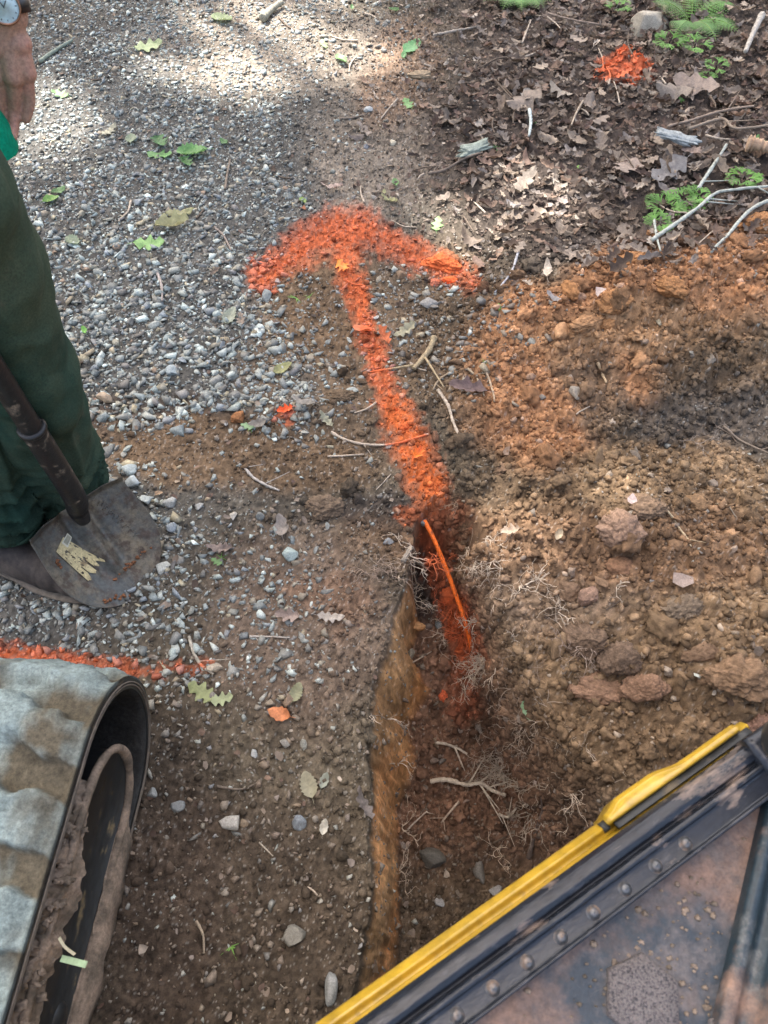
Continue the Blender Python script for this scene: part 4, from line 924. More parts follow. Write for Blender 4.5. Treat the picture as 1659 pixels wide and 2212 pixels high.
# ------------------------------------------------------------------ the sprayed conduit in the trench
def conduit():
    g = [G(916, 1128, -.004), G(926, 1165, .004), G(955, 1240, .012), G(980, 1300, .014), G(1003, 1358, .012), G(1016, 1405, .002), G(1022, 1440, -.012)]
    g = np.array(g); t_ = np.linspace(0, 1, len(g))[:, None]; ga, gb = G(916, 1126, .004), G(1018, 1408, .018); g = ga * (1 - t_) + gb * t_; g[1:-1, 2] += .012; g[-1, 2] -= .012; g[:, 0] += .006 * np.sin(np.linspace(0, 3.14, len(g)))
    pts = smooth_line(g, 60); V, Fc = tube([(pts, np.full(60, .0052))], 14)
    c = np.repeat(np.array((.90, .17, .02))[None], len(V), 0)
    k = vnoise(V[:, 0] * 300, V[:, 1] * 300 + V[:, 2] * 200, 5); c = np.where((k > .83)[:, None], np.array((.35, .09, .03)), c) * rng.uniform(.9, 1.1, (len(V), 1))
    o = mesh_np('conduit', V, Fc, M_STONE, c, True, origin=g[0])
    return set_props(o, 'thin orange sprayed conduit running along the open trench', 'pipe')
conduit()

# ------------------------------------------------------------------ green plants
def clubmoss(u, v, px, label, seed, col=(.12, .27, .045)):
    r_ = random.Random(seed); p0 = G(u, v, .024); S = px * scale_at(p0); root = empty('clubmoss', p0, label, 'plant', 'clubmoss plants on the bank')
    for k in range(r_.choice((6, 7, 8))):
        V, Fc = [], []
        a0 = k * 6.283 / 7 + r_.uniform(-.4, .4); base = np.array((math.cos(a0) * S * .22, math.sin(a0) * S * .22, S * .15))
        L_ = S * r_.uniform(.45, .7)
        def strip(p, a, el, ln, wd):
            d = np.array((math.cos(a) * math.cos(el), math.sin(a) * math.cos(el), math.sin(el))); sd = np.array((-math.sin(a), math.cos(a), .15))
            n0 = len(V)
            for t, ww in ((0, .5), (.5, 1), (.85, .8), (1, .15)):
                q = p + d * ln * t + np.array((0, 0, -ln * .25 * t * t))
                V.append(q - sd * wd * ww); V.append(q + sd * wd * ww)
            for i in range(3): Fc.append((n0 + 2 * i, n0 + 2 * i + 1, n0 + 2 * i + 3, n0 + 2 * i + 2))
            return p + d * ln * .9 + np.array((0, 0, -ln * .2))
        el = r_.uniform(.15, .6)
        q = strip(base, a0, el, L_ * .45, S * .02)
        for j in range(9):
            aj = a0 + (j - 4) * .24 + r_.uniform(-.06, .06); e = strip(base + (q - base) * r_.uniform(.4, 1), aj, el * .8 + r_.uniform(-.1, .2), L_ * r_.uniform(.5, .75), S * .028)
            for s_ in (-1, 1): strip(e, aj + s_ * .3, el * .3, L_ * .28, S * .024)
        c = np.repeat((np.array(col) * r_.uniform(.7, 1.35))[None], len(V), 0)
        mesh_np('frond', np.array(V), np.array(Fc), M_GREEN, c, False, parent=root)
    mesh_np('stem', *tube([(np.array([(0, 0, -.01), (0, 0, S * .1), (0, 0, S * .2)]), np.full(3, S * .03))], 6), M_GREEN, None, True, parent=root)
for i, (a, b, s_, lab) in enumerate([
    (1440, 112, 46, 'bright clubmoss tuft right of the painted patch, left of two'), (1495, 118, 42, 'bright clubmoss tuft below the fern, right of two'), (1330, 36, 36, 'small clubmoss tuft left of the boulder'),
    (1540, 165, 36, 'clubmoss tuft below the large fern, upper of two'), (1520, 185, 24, 'tiny clubmoss tuft below the large fern, lower of two'), (1598, 405, 46, 'clubmoss tuft above the lichen-grey branch'),
    (1430, 470, 54, 'clubmoss tuft in the group above the spoil, left'), (1472, 452, 50, 'clubmoss tuft in the group above the spoil, middle'), (1500, 445, 40, 'clubmoss tuft in the group above the spoil, right'), (1415, 500, 38, 'clubmoss tuft in the group above the spoil, lowest')]):
    clubmoss(a, b, s_, lab, i)
def fern(u, v, px, label, seed, dirs):
    r_ = random.Random(seed); p0 = G(u, v, .004); S = px * scale_at(p0); root = empty('fern', p0, label, 'fern', 'ferns at the top of the bank')
    for a0 in dirs:
        L_ = S * r_.uniform(.75, 1.05); V, Fc, n = [], [], 17; d = np.array((math.cos(a0), math.sin(a0), 0)); sd = np.array((-math.sin(a0), math.cos(a0), 0))
        pts = [d * L_ * t + np.array((0, 0, L_ * (.75 * t - .62 * t * t))) for t in np.linspace(0, 1, n)]
        for i in range(2, n):
            t = i / (n - 1); pl = L_ * .30 * math.sin(math.pi * min(1, t * .85 + .18)) ** .8 + .004
            for s_ in (-1, 1):
                ax = sd * s_ * .95 + d * .35 + np.array((0, 0, -.12)); ax /= np.linalg.norm(ax)
                m = 7
                for j in range(m):                       # pinnules
                    q = pts[i] + ax * pl * (j + .4) / m; ln = pl * .17 * (1 - j / m * .75)
                    for s2 in (-1, 1):
                        cr = np.cross(ax, (0, 0, 1)); cr /= np.linalg.norm(cr); e = q + (cr * s2 + ax * .5) * ln; wv = ax * ln * .38
                        n0 = len(V); V.extend([q - wv, q + wv, e + wv * .5, e - wv * .3]); Fc.append((n0, n0 + 1, n0 + 2, n0 + 3))
        c = np.repeat((np.array((.11, .25, .05)) * r_.uniform(.8, 1.25))[None], len(V), 0)
        fr = mesh_np('frond', np.array(V), np.array(Fc), M_GREEN, c, False, parent=root)
        TV, TF = tube([(np.array(pts), np.linspace(S * .012, S * .004, n))], 5)
        mesh_np('stalk', TV, TF, M_GREEN, np.repeat(np.array((.2, .3, .08))[None], len(TV), 0), True, parent=fr)
fern(1120, 0, 95, 'green fern at the top edge left of the boulder', 1, (-1.6, -1.1, -2.1, -2.7, -.5, 1.2, 2.2))
fern(1490, 55, 110, 'large bright fern right of the boulder', 2, (.5, -.1, -.7, -1.3, 1.4, 2.4, -2.2))
def sprout(u, v, px, label, seed):
    r_ = random.Random(seed); p0 = G(u, v); S = px * scale_at(p0); root = empty('grass_sprout', p0, label, 'sprout')
    for k in range(5):
        a = r_.uniform(0, 6.28); d = np.array((math.cos(a), math.sin(a), 0)); sd = np.array((-d[1], d[0], 0)); L_ = S * r_.uniform(.5, 1); V, Fc = [], []
        for i in range(6):
            t = i / 5; q = d * L_ * t + np.array((0, 0, L_ * (.5 * t - .35 * t * t))); ww = S * .05 * (1 - t * .9); V += [q - sd * ww, q + sd * ww]
            if i: Fc.append((2 * i - 2, 2 * i - 1, 2 * i + 1, 2 * i))
        mesh_np('blade', np.array(V), np.array(Fc), M_GREEN, np.repeat(np.array((.14, .30, .05))[None], len(V), 0), False, parent=root)
for i, (a, b, s_, lab) in enumerate([(640, 645, 26, 'tiny green sprout below the arrow head, left'), (668, 642, 18, 'tiny green sprout below the arrow head, right'), (500, 2045, 34, 'thin grass blades in the mud near the bottom'), (1570, 240, 30, 'small green sprout among the litter twigs'), (478, 1206, 24, 'small green sprout in the mud right of the blade'), (540, 920, 26, 'small green sprout on the soil band'), (1048, 785, 16, 'tiny green sprout at the left foot of the spoil')]):
    sprout(a, b, s_, lab, i)

# ------------------------------------------------------------------ the oak whose crown shades the place
def oak():
    foc = np.array((.05, 1.6, 0)); d = np.array(SUNV); cc = foc + d * (8.6 / d[2]); R_ = 4.0
    root = empty('oak_tree', (cc[0] - 1.2, cc[1] + 2.2, 0), 'tall oak with a dense green crown shading the dug ground', 'tree')
    base = np.array(root.location)
    n = 46000; rg = np.random.default_rng(5)
    rr = R_ * np.sqrt(rg.uniform(0, 1, n)); th = rg.uniform(0, 6.283, n)
    X = cc[0] + rr * np.cos(th) * 1.0; Y = cc[1] + rr * np.sin(th); Z = cc[2] + rg.normal(0, .30, n) + .5 * (1 - (rr / R_) ** 2)
    k = Z / d[2]; gx, gy = X - d[0] * k, Y - d[1] * k; u, v = proj(gx, gy, 0.0)
    keep = np.ones(n, bool)
    for (cu, cv, ru, rv, s) in [(q[0], q[1], q[2] + 50, q[3] + 34, min(1, q[4] + .03)) for q in [(560, 95, 270, 85, 1), (690, 60, 110, 55, .8), (90, 250, 110, 75, .95), (90, 330, 60, 60, .8), (1085, 478, 150, 85, .97), (1250, 500, 80, 30, .6), (1270, 630, 120, 30, .6), (1450, 560, 60, 20, .4), (1180, 760, 60, 30, .4),
                                (1150, 1170, 70, 90, .8), (1330, 1150, 30, 60, .85), (1220, 1290, 40, 40, .6), (1310, 1460, 60, 20, .5), (1560, 1500, 40, 20, .4), (820, 180, 60, 60, .4), (1330, 150, 60, 26, .55)]]:
        keep &= ~((EL(u + fbm(gx * 5, gy * 5, 3, 3) * 50, v + fbm(gx * 5, gy * 5, 9, 3) * 50, cu, cv, ru, rv, .25) > rg.uniform(0, 1, n)) & (rg.uniform(0, 1, n) < s))
    keep &= ~((np.abs(u - 829) > 1500) & (rg.uniform(0, 1, n) < .0))
    X, Y, Z = X[keep], Y[keep], Z[keep]; n = len(X)
    PV, PF = np.array([(0, -.5, 0), (.3, -.15, .05), (.26, .25, .05), (0, .5, 0), (-.26, .25, .05), (-.3, -.15, .05)]), np.array([(0, 1, 2, 3), (0, 3, 4, 5)])
    L_ = rg.uniform(.11, .17, n); mats = rot_mats(n, .5, rg) * L_[:, None, None]
    V = (np.einsum('nij,pj->npi', mats, PV) + np.stack([X, Y, Z], -1)[:, None]).reshape(-1, 3) - base
    Fc = (PF[None] + (np.arange(n) * 6)[:, None, None]).reshape(-1, 4)
    c = np.repeat(np.array((.07, .12, .03))[None] * rg.uniform(.7, 1.4, (n, 1)), 6, 0)
    mesh_np('crown', V, Fc, M_GREEN, c, False, parent=root)
    paths = [(smooth_line([(0, 0, 0), (.1, -.1, 3), (.0, -.3, 6), (.5, -1.0, cc[2] - .3)], 24), np.linspace(.26, .10, 24))]
    r_ = random.Random(2)
    for k_ in range(9):
        a = k_ * .7; h0 = r_.uniform(5.2, 8.0); e = np.array((cc[0] - base[0] + math.cos(a) * 2.6, cc[1] - base[1] + math.sin(a) * 2.6, cc[2] + .2))
        s0 = np.array((.1, -.4, h0)); paths.append((smooth_line([s0, s0 * .5 + e * .5 + np.array((0, 0, -.4)), e], 12), np.linspace(.07, .02, 12)))
    V, Fc = tube(paths, 10); mesh_np('trunk', V, Fc, M_WOOD, np.repeat(np.array((.12, .10, .08))[None], len(V), 0), True, parent=root)
oak()
# ------------------------------------------------------------------ materials of people and machines
def dirty_mat(name, base, dirt, scale=6, lo=.45, hi=.6, rough=.4, drough=.9, metal=0., spec=.5, detail=8, b2=None, bstr=.3, coat=0., fine=40, streak=None):
    m, nt, b = mat_new(name); tc = N(nt, 'ShaderNodeTexCoord'); co = tc.outputs['Object']
    if streak:
        m1 = N(nt, 'ShaderNodeMapping'); m1.inputs['Rotation'].default_value = (0, 0, math.radians(-31.3)); nt.links.new(co, m1.inputs['Vector'])
        m2 = N(nt, 'ShaderNodeMapping'); m2.inputs['Scale'].default_value = streak; nt.links.new(m1.outputs[0], m2.inputs['Vector']); co = m2.outputs[0]
    n1 = noise_node(nt, co, scale, detail, .65); f = maprange(nt, n1, lo, hi, 0, 1)
    n2 = noise_node(nt, co, fine, 6, .7); f2 = maprange(nt, n2, .35, .65, .72, 1.28)
    c = mixc(nt, f, base, dirt)
    if b2:
        f3 = maprange(nt, noise_node(nt, co, scale * 2.3, 6, .7), b2[1], b2[2], 0, 1); c = mixc(nt, f3, c, b2[0])
    c = mixc(nt, 1.0, c, f2, 'MULTIPLY'); nt.links.new(c, b.inputs['Base Color'])
    r = maprange(nt, f, 0, 1, rough, drough); nt.links.new(r, b.inputs['Roughness'])
    b.inputs['Metallic'].default_value = metal; b.inputs['Specular IOR Level'].default_value = spec; b.inputs['Coat Weight'].default_value = coat
    bump(nt, b, n2, bstr, .002); return m
M_CLOTH = dirty_mat('trouser_cloth', (.018, .045, .031), (.062, .078, .046), 3.2, .40, .66, .85, .9, b2=((.10, .07, .045), .60, .8), fine=300, bstr=.15, spec=.15)
M_SHIRT = dirty_mat('green_cloth', (.0, .30, .17), (.0, .22, .12), 8, .4, .7, .85, .85, fine=200, bstr=.1, spec=.15)
M_SKIN = dirty_mat('skin', (.40, .235, .165), (.44, .21, .15), 30, .45, .65, .5, .55, fine=260, bstr=.25, spec=.35, b2=((.36, .19, .14), .5, .75))
M_SKIN.node_tree.nodes['Principled BSDF'].inputs['Subsurface Weight'].default_value = .1
M_SKIN.node_tree.nodes['Principled BSDF'].inputs['Subsurface Radius'].default_value = (.01, .004, .002)
M_BOOT = dirty_mat('boot_leather', (.022, .016, .013), (.065, .052, .042), 14, .42, .62, .7, .9, fine=90, bstr=.5)
M_SOLE = dirty_mat('boot_sole', (.11, .09, .07), (.14, .115, .085), 20, .4, .6, .85, .95, fine=90)
M_HAIR = dirty_mat('hair', (.03, .02, .014), (.05, .035, .02), 60, .4, .6, .6, .6)
M_STEEL = dirty_mat('worn_steel', (.092, .092, .080), (.22, .18, .12), 16, .44, .68, .42, .85, metal=.35, b2=((.085, .062, .045), .48, .62), fine=110, bstr=.5)
M_HANDLE = dirty_mat('black_handle', (.012, .012, .012), (.17, .13, .09), 30, .56, .66, .4, .9, fine=120, bstr=.4)
M_YEL = dirty_mat('yellow_paint', (.42, .26, .022), (.20, .13, .05), 34, .60, .74, .28, .7, coat=.3, fine=30, bstr=0)
M_BLK = dirty_mat('black_steel', (.014, .017, .023), (.22, .165, .13), 21, .575, .67, .2, .92, spec=.4, fine=120, bstr=.3, b2=((.05, .05, .055), .56, .72), streak=(.45, 1.3, 1))
M_MAT = dirty_mat('floor_mat', (.022, .032, .042), (.23, .145, .105), 5, .46, .60, .5, .95, fine=150, bstr=.6, b2=((.12, .10, .09), .5, .66))
M_PAD = dirty_mat('grip_pad', (.03, .03, .035), (.16, .14, .13), 420, .36, .52, .8, .95, detail=2, fine=500, bstr=1.0, b2=((.22, .15, .12), .55, .7))
M_RUB = dirty_mat('track_rubber', (.21, .25, .24), (.13, .115, .08), 7, .46, .58, .75, .95, fine=160, bstr=.6, b2=((.28, .32, .32), .5, .68))
M_RUBD = dirty_mat('dark_rubber', (.02, .021, .02), (.12, .095, .06), 22, .55, .68, .5, .9, fine=80)
M_FRAME = dirty_mat('track_frame_paint', (.020, .023, .024), (.15, .115, .06), 20, .58, .68, .45, .9, fine=60)
M_CLAY = dirty_mat('caked_clay', (.26, .195, .14), (.12, .095, .068), 22, .42, .6, .95, .95, fine=160, bstr=.9)

def to_np(o):
    dg = bpy.context.evaluated_depsgraph_get(); me = bpy.data.meshes.new_from_object(o.evaluated_get(dg))
    V = np.empty(len(me.vertices) * 3); me.vertices.foreach_get('co', V)
    Fq = [list(p.vertices) for p in me.polygons]
    return V.reshape(-1, 3), Fq, me
def caps_mesh(caps, seg=20):
    """tapered capsules (p, q, r0, r1) -> raw intersecting mesh"""
    Vs, Fs = [], []; base = 0
    for p, q, r0, r1 in caps:
        p = np.array(p, float); q = np.array(q, float); d = q - p; L = np.linalg.norm(d)
        if L < 1e-6: d = np.array((0, 0, 1.)); L = 1e-6
        T = d / L; A = np.cross(T, (0.31, .17, .93)); A /= np.linalg.norm(A); B = np.cross(T, A); ang = np.arange(seg) * 2 * np.pi / seg
        rings = []
        for k in range(5): a = -math.pi / 2 * (1 - (k + .35) / 5.35); rings.append((p + T * r0 * math.sin(a), r0 * math.cos(a)))
        rings.append((p, r0)); 
        m = max(2, int(L / max(r0, r1) * 2))
        for k in range(1, m): rings.append((p + d * k / m, r0 + (r1 - r0) * k / m))
        rings.append((q, r1))
        for k in range(5): a = math.pi / 2 * (k + 1) / 5.35; rings.append((q + T * r1 * math.sin(a), r1 * math.cos(a)))
        V = np.concatenate([c + (A[None] * np.cos(ang)[:, None] + B[None] * np.sin(ang)[:, None]) * r for c, r in rings])
        n = len(rings); f = grid_faces(n, seg, True) + base
        Vs.append(V); Fs.append(f[:, ::-1] if False else f); base += n * seg
        Vs.append(np.array([p - T * r0, q + T * r1])); r0i = base - n * seg + np.arange(seg); r1i = base - seg + np.arange(seg)
        Fs.append(np.stack([np.roll(r0i, -1), r0i, np.full(seg, base), np.full(seg, base)], -1)); Fs.append(np.stack([r1i, np.roll(r1i, -1), np.full(seg, base + 1), np.full(seg, base + 1)], -1)); base += 2
    V = np.concatenate(Vs); Fc = np.concatenate(Fs); q = Fc[Fc[:, 2] != Fc[:, 3]]; t = Fc[Fc[:, 2] == Fc[:, 3]][:, :3]
    return V, [q, t]
def fused(name, caps, voxel, mat, parent, disp=None, smooth_it=4, extra=None):
    V, Fl = caps_mesh(caps)
    o = mesh_np(name, V, Fl, mat)
    md = o.modifiers.new('r', 'REMESH'); md.mode = 'VOXEL'; md.voxel_size = voxel
    ms = o.modifiers.new('s', 'SMOOTH'); ms.iterations = smooth_it; ms.factor = .5
    V, Fq, me = to_np(o); bpy.data.objects.remove(o)
    if disp is not None:
        nr = np.empty(len(me.vertices) * 3); me.vertices.foreach_get('normal', nr); nr = nr.reshape(-1, 3)
        V = disp(V, nr)
    me.vertices.foreach_set('co', V.astype(np.float32).ravel())
    me.polygons.foreach_set('use_smooth', np.ones(len(me.polygons), bool)); me.materials.clear(); me.materials.append(mat); me.update()
    me.name = name
    o = bpy.data.objects.new(name, me); COL.objects.link(o); o.parent = parent
    if parent is not None: me.transform(Matrix.Translation(-parent.location))
    return o

# ------------------------------------------------------------------ the person
def build_person():
    A1 = P(132, 1035, .115); K1 = P(44, 800, .50); H1 = P(-138, 400, .88)
    A2 = P(0, 1092, .155); K2 = P(-130, 800, .50); H2 = P(-215, 450, .88)
    root = empty('person', (-.72, .86, 0), 'person in dark green trousers and green shirt, watch on the hanging hand, holding a shovel', 'person')
    T1 = P(262, 1125, .05); T2 = P(182, 1246, .055)
    W = P(12, 28, 1.0); n_ = lambda a, b, z: P(a, b, z)
    Sh = np.array((-.60, 1.07, 1.43)); El = np.array((-.515, 1.17, 1.22))
    hipc = (H1 + H2) / 2; chest = np.array((-.70, .90, 1.32)); neck = np.array((-.68, .88, 1.50)); head = np.array((-.63, .82, 1.63))
    ShR = np.array((-.79, .75, 1.42)); GR_ = np.array((-.585, .785, 1.10)); ElR = np.array((-.84, .70, 1.15))
    B = [(hipc, chest, .085, .14), (H1, hipc, .055, .07), (H2, hipc, .055, .07), (chest, neck, .10, .055), (neck, head, .055, .06), (Sh, chest, .055, .10), (ShR, chest, .055, .10),
         (H1, K1, .058, .05), (K1, A1, .05, .030), (H2, K2, .058, .05), (K2, A2, .05, .030),
         (Sh, El, .05, .042), (El, W, .042, .0275), (ShR, ElR, .05, .042), (ElR, GR_ + np.array((-.03, -.02, .01)), .042, .028)]
    # head: skull, jaw, nose, ears, brow (looks down at the shovel)
    f = np.array((.62, -.55, -.5)); f /= np.linalg.norm(f); up = np.array((.3, -.28, .9)); up /= np.linalg.norm(up); sd = np.cross(f, up); sd /= np.linalg.norm(sd)
    hc = head + up * .07
    B += [(hc - f * .02, hc + f * .02, .085, .08), (hc - up * .05 + f * .03, hc - up * .09 + f * .055, .055, .035), (hc + f * .09 + up * .005, hc + f * .115 - up * .025, .009, .014),
          (hc + sd * .083, hc + sd * .085 - up * .03, .014, .01), (hc - sd * .083, hc - sd * .085 - up * .03, .014, .01), (hc + f * .092 - up * .055 - sd * .02, hc + f * .092 - up * .055 + sd * .02, .008, .008),
          (hc + f * .082 + up * .03 - sd * .035, hc + f * .086 + up * .03 + sd * .035, .011, .011)]
    # left hand: back of the hand towards the excavator, five separate fingers hanging slightly curled
    mc = [n_(-42, 150, .935), n_(-6, 166, .935), n_(28, 168, .935), n_(58, 158, .935)]
    for m in mc: B.append((W + (m - W) * .12, m, .020, .0125))
    B.append((W, (W + mc[1]) / 2, .026, .022)); B.append(((W + mc[3]) / 2, (W + mc[1]) / 2, .020, .022))
    B.append((mc[0], mc[3], .011, .0105))
    cam_back = np.array((0, .02, 0))
    fing = [[(-42, 150, .935), (-42, 232, .885), (-36, 282, .868), (-28, 315, .86)], [(-6, 166, .935), (-5, 256, .885), (0, 300, .868), (6, 334, .858)],
            [(28, 168, .935), (31, 240, .89), (28, 275, .875), (22, 304, .87)], [(58, 158, .935), (64, 219, .90), (59, 244, .888), (52, 266, .88)]]
    rads = [(.0098, .0088, .008, .0074), (.0100, .0090, .0082, .0074), (.0095, .0086, .0078, .0072), (.0088, .0080, .0073, .0066)]
    for fp, rr in zip(fing, rads):
        q = [n_(*a) for a in fp]; q[2] = q[2] + cam_back * .15; q[3] = q[3] + cam_back * .5
        for k in range(3): B.append((q[k], q[k + 1], rr[k], rr[k + 1]))
    th = [W + (mc[0] - W) * .25, n_(-72, 130, .95) + cam_back * 1.5, n_(-80, 200, .91) + cam_back * 2, n_(-72, 245, .89) + cam_back * 2.2]
    for k in range(3): B.append((th[k], th[k + 1], .015 - .002 * k, .0125 - .0015 * k))
    # right hand closed round the shovel handle
    g = GR_
    B.append((g + np.array((-.03, -.02, .01)), g + np.array((-.022, -.012, -.03)), .026, .022))
    for k in range(4):
        z_ = g[2] + .025 - k * .021; pts = [np.array((g[0] + .031 * math.cos(a), g[1] + .031 * math.sin(a), z_)) for a in (-2.6, -1.6, -.6, .4, 1.3)]
        for j in range(4): B.append((pts[j], pts[j + 1], .0095, .009))
    pts = [np.array((g[0] + .031 * math.cos(a), g[1] + .031 * math.sin(a), g[2] + .04 + .006 * j)) for j, a in enumerate((2.8, 2.0, 1.2, .5))]
    for j in range(3): B.append((pts[j], pts[j + 1], .0115, .010))
    knk = [m for m in mc]
    def dsk(V, nr):
        for i, m in enumerate(mc):
            p = n_(*[(-42, 150), (-6, 166), (28, 168), (58, 158)][i], .935); d = np.linalg.norm(V - p, axis=1)
            V = V + nr * (np.exp(-(d / .010) ** 2) * .0022)[:, None]
        d = np.abs(V[:, 2] - .93) < .1
        V = V + nr * (fbm(V[:, 0] * 90, V[:, 2] * 90, 7, 3) * .0005 * d)[:, None]
        return V
    fused('body', B, .0024, M_SKIN, root, dsk, 2)
    # trousers
    wst = hipc + np.array((-.02, 0, .10))
    cap = [(H1 + (K1 - H1) * .12, K1, .092, .086), (K1, A1 + (K1 - A1) * .1, .086, .080), (A1 + (K1 - A1) * .45, A1 + np.array((0.0, -.005, .0)), .080, .082),
           (H2, K2, .10, .084), (K2, A2 + (K2 - A2) * .1, .084, .076), (A2 + (K2 - A2) * .4, A2 + np.array((0, 0, -.005)), .078, .076), (hipc, hipc + np.array((-.01, 0, .04)), .115, .115), (H1, hipc, .085, .10), (H2, hipc, .085, .10),
           (K1 + np.array((.03, -.02, .02)), K1 + np.array((.02, -.01, -.06)), .064, .06)]
    def dcl(V, nr):
        V = V + nr * (.5 * np.abs(fbm(V[:, 0] * 7 + V[:, 2] * 5, V[:, 1] * 7 - V[:, 2] * 4, 41, 3)) * .030)[:, None]
        for (Hh, K, A, sd_) in ((H1, K1, A1, 0), (H2, K2, A2, 5)):
            t = np.clip((K[2] - V[:, 2]) / (K[2] - A[2]), -1, 1.3); c = A + (K - A) * (1 - np.clip(t, 0, 1.2))[:, None]
            near = np.linalg.norm((V - c)[:, :2], axis=1) < .15
            phi = np.arctan2(V[:, 1] - c[:, 1], V[:, 0] - c[:, 0])
            low = sst(.52, .9, t) * near
            wv = np.sin((t * 27 + 1.6 * np.sin(phi * 2 + sd_) + 2.2 * fbm(phi * 1.3, t * 3, 3 + sd_, 2)))
            wv = 1 - np.abs(wv) * 1.7
            V = V + nr * (low * wv * .0165)[:, None]
            k2 = sst(-.25, .1, t) * (1 - sst(.5, .8, t)) * near
            V = V + nr * (k2 * (.006 * np.sin(t * 16 + phi * 2.5 + sd_)))[:, None]
            cr = np.exp(-((phi + .5 + .25 * t) / .10) ** 2) * near * sst(.1, .35, t) * (1 - sst(.85, 1, t)); V = V + nr * (cr * .010)[:, None]
        V = V + nr * ((fbm(V[:, 0] * 9 + V[:, 1] * 5, V[:, 2] * 6, 21, 3) * .012 + (.5 - np.abs(fbm(V[:, 0] * 14 + V[:, 2] * 10, V[:, 1] * 14 - V[:, 2] * 6, 23, 3))) * .008))[:, None]
        # flat cuffs: pull the rounded ends up to the hem
        for A in (A1, A2):
            m = np.linalg.norm((V - A)[:, :2], axis=1) < .14; hem = A[2] - .035
            V[m, 2] = np.maximum(V[m, 2], hem + .012 * np.sin(np.arctan2(V[m, 1] - A[1], V[m, 0] - A[0]) * 2))
        return V
    tr = fused('trousers', cap, .006, M_CLOTH, root, dcl, 8)
    # stitched hems
    for A in (A1, A2):
        ang = np.linspace(0, 2 * np.pi, 40); rr_ = .085 + .003 * np.sin(ang * 5)
        z_ = A[2] - .018 + .012 * np.sin(ang * 2); pts = np.stack([A[0] + rr_ * np.cos(ang), A[1] - .003 + rr_ * np.sin(ang), z_], -1)
        V, Fc = tube([(pts, np.full(40, .0035))], 6); mesh_np('cuff_seam', V - np.array(root.location), Fc, M_CLOTH, None, True, parent=tr)
    # shirt
    hem = np.array((-.665, .97, .93))
    cap = [(chest, hem, .17, .132), (chest, hipc + np.array((-.05, 0, .06)), .15, .115), (hem + np.array((.0, -.0, .0)), hem + np.array((.035, -.005, -.05)), .118, .118), (chest, neck - np.array((0, 0, .03)), .14, .075), (Sh, chest, .075, .13), (ShR, chest, .075, .13), (Sh, Sh + (El - Sh) * .55, .068, .066), (ShR, ShR + (ElR - ShR) * .55, .068, .066)]
    def dsh(V, nr):
        ph = np.arctan2(V[:, 1] - hem[1], V[:, 0] - hem[0])
        V = V + nr * ((.010 * np.sin(ph * 5 + V[:, 2] * 6) * sst(1.15, .9, V[:, 2]) + fbm(ph * 2, V[:, 2] * 9, 4, 3) * .014))[:, None]
        zc = .852 + .020 * np.sin(ph * 2.0 + 2.6); m = np.linalg.norm((V - hem)[:, :2], axis=1) < .2
        V[m, 2] = np.maximum(V[m, 2], zc[m]); return V
    fused('shirt', cap, .007, M_SHIRT, root, dsh, 6)
    cap = [(hc - f * .035 + up * .02, hc - f * .01 + up * .03, .088, .084), (hc - f * .05 - up * .04, hc - f * .04, .06, .07)]
    fused('hair', cap, .006, M_HAIR, root, None, 3)
    eb = bmesh.new()
    for s_ in (-1, 1): bmesh.ops.create_uvsphere(eb, u_segments=12, v_segments=8, radius=.012, matrix=Matrix.Translation(Vector(hc + f * .082 + sd * s_ * .03 + up * .012 - np.array(root.location))))
    me = bpy.data.meshes.new('eyes'); eb.to_mesh(me); eb.free(); me.materials.append(M_HAIR); o = bpy.data.objects.new('eyes', me); COL.objects.link(o); o.parent = root
    # boots
    for (A, T) in ((A1, T1), (A2, T2)):
        d = T - A; d[2] = 0; d /= np.linalg.norm(d); heel = np.array((A[0], A[1], .05)) - d * .06; toe = np.array((T[0], T[1], .04))
        if A is A2: heel = P(-75, 1160, .055); toe = P(172, 1256, .045); d = (toe - heel); d[2] = 0; d /= np.linalg.norm(d)
        top = np.array((A[0], A[1], .21))
        Lc = np.linalg.norm((toe - heel)[:2]); toe = heel + d * max(Lc, .235); side = np.array((-d[1], d[0], 0))
        bt = fused('boot', [(heel + np.array((0, 0, .01)), top - d * .01, .042, .048), (heel, toe - d * .05, .044, .046), (heel + d * .06 + np.array((0, 0, .03)), toe - d * .07, .042, .036), (toe - d * .05 + side * .008, toe - d * .012 - side * .004, .045, .038)], .004, M_BOOT, root,
              lambda V, nr: np.stack([V[:, 0], V[:, 1], np.maximum(V[:, 2], .018)], -1) + nr * (np.exp(-(((V - toe) @ d + .075) / .0035) ** 2) * .0018 + fbm((V @ d) * 60, V[:, 2] * 60, 3, 3) * .0012)[:, None], 4)
        hs = []; n = 40
        for zz, gr in ((-.004, 0), (.016, .002), (.019, .006), (.024, .006), (.027, 0)):
            for k in range(n):
                a = 2 * math.pi * k / n; cx_, sx_ = math.cos(a), math.sin(a); L0 = np.linalg.norm((toe - heel)[:2])
                w_ = (.047 + .006 * cx_) * np.sign(sx_) * abs(sx_) ** .8; l_ = (L0 * .5 + .044) * np.sign(cx_) * abs(cx_) ** .75
                c_ = (heel + toe) / 2 + d * l_ * (1 + gr * 2) + side * w_ * (1 + gr * 14) * (1 - .14 * (abs(l_ + .03) < .03)); hs.append((c_[0], c_[1], zz))
        V = np.array(hs) - np.array(root.location); sole = mesh_np('sole', V, [grid_faces(5, n, True), np.array([list(range(4 * n, 5 * n))])], M_SOLE, None, False, parent=bt)
    # wristwatch on the left wrist
    cpos = P(7, 12, 1.012); ax = (W - El); ax /= np.linalg.norm(ax); nrm = np.array((0, 0, HC)) - cpos; nrm /= np.linalg.norm(nrm); nrm -= ax * (nrm @ ax); nrm /= np.linalg.norm(nrm); sx = np.cross(ax, nrm)
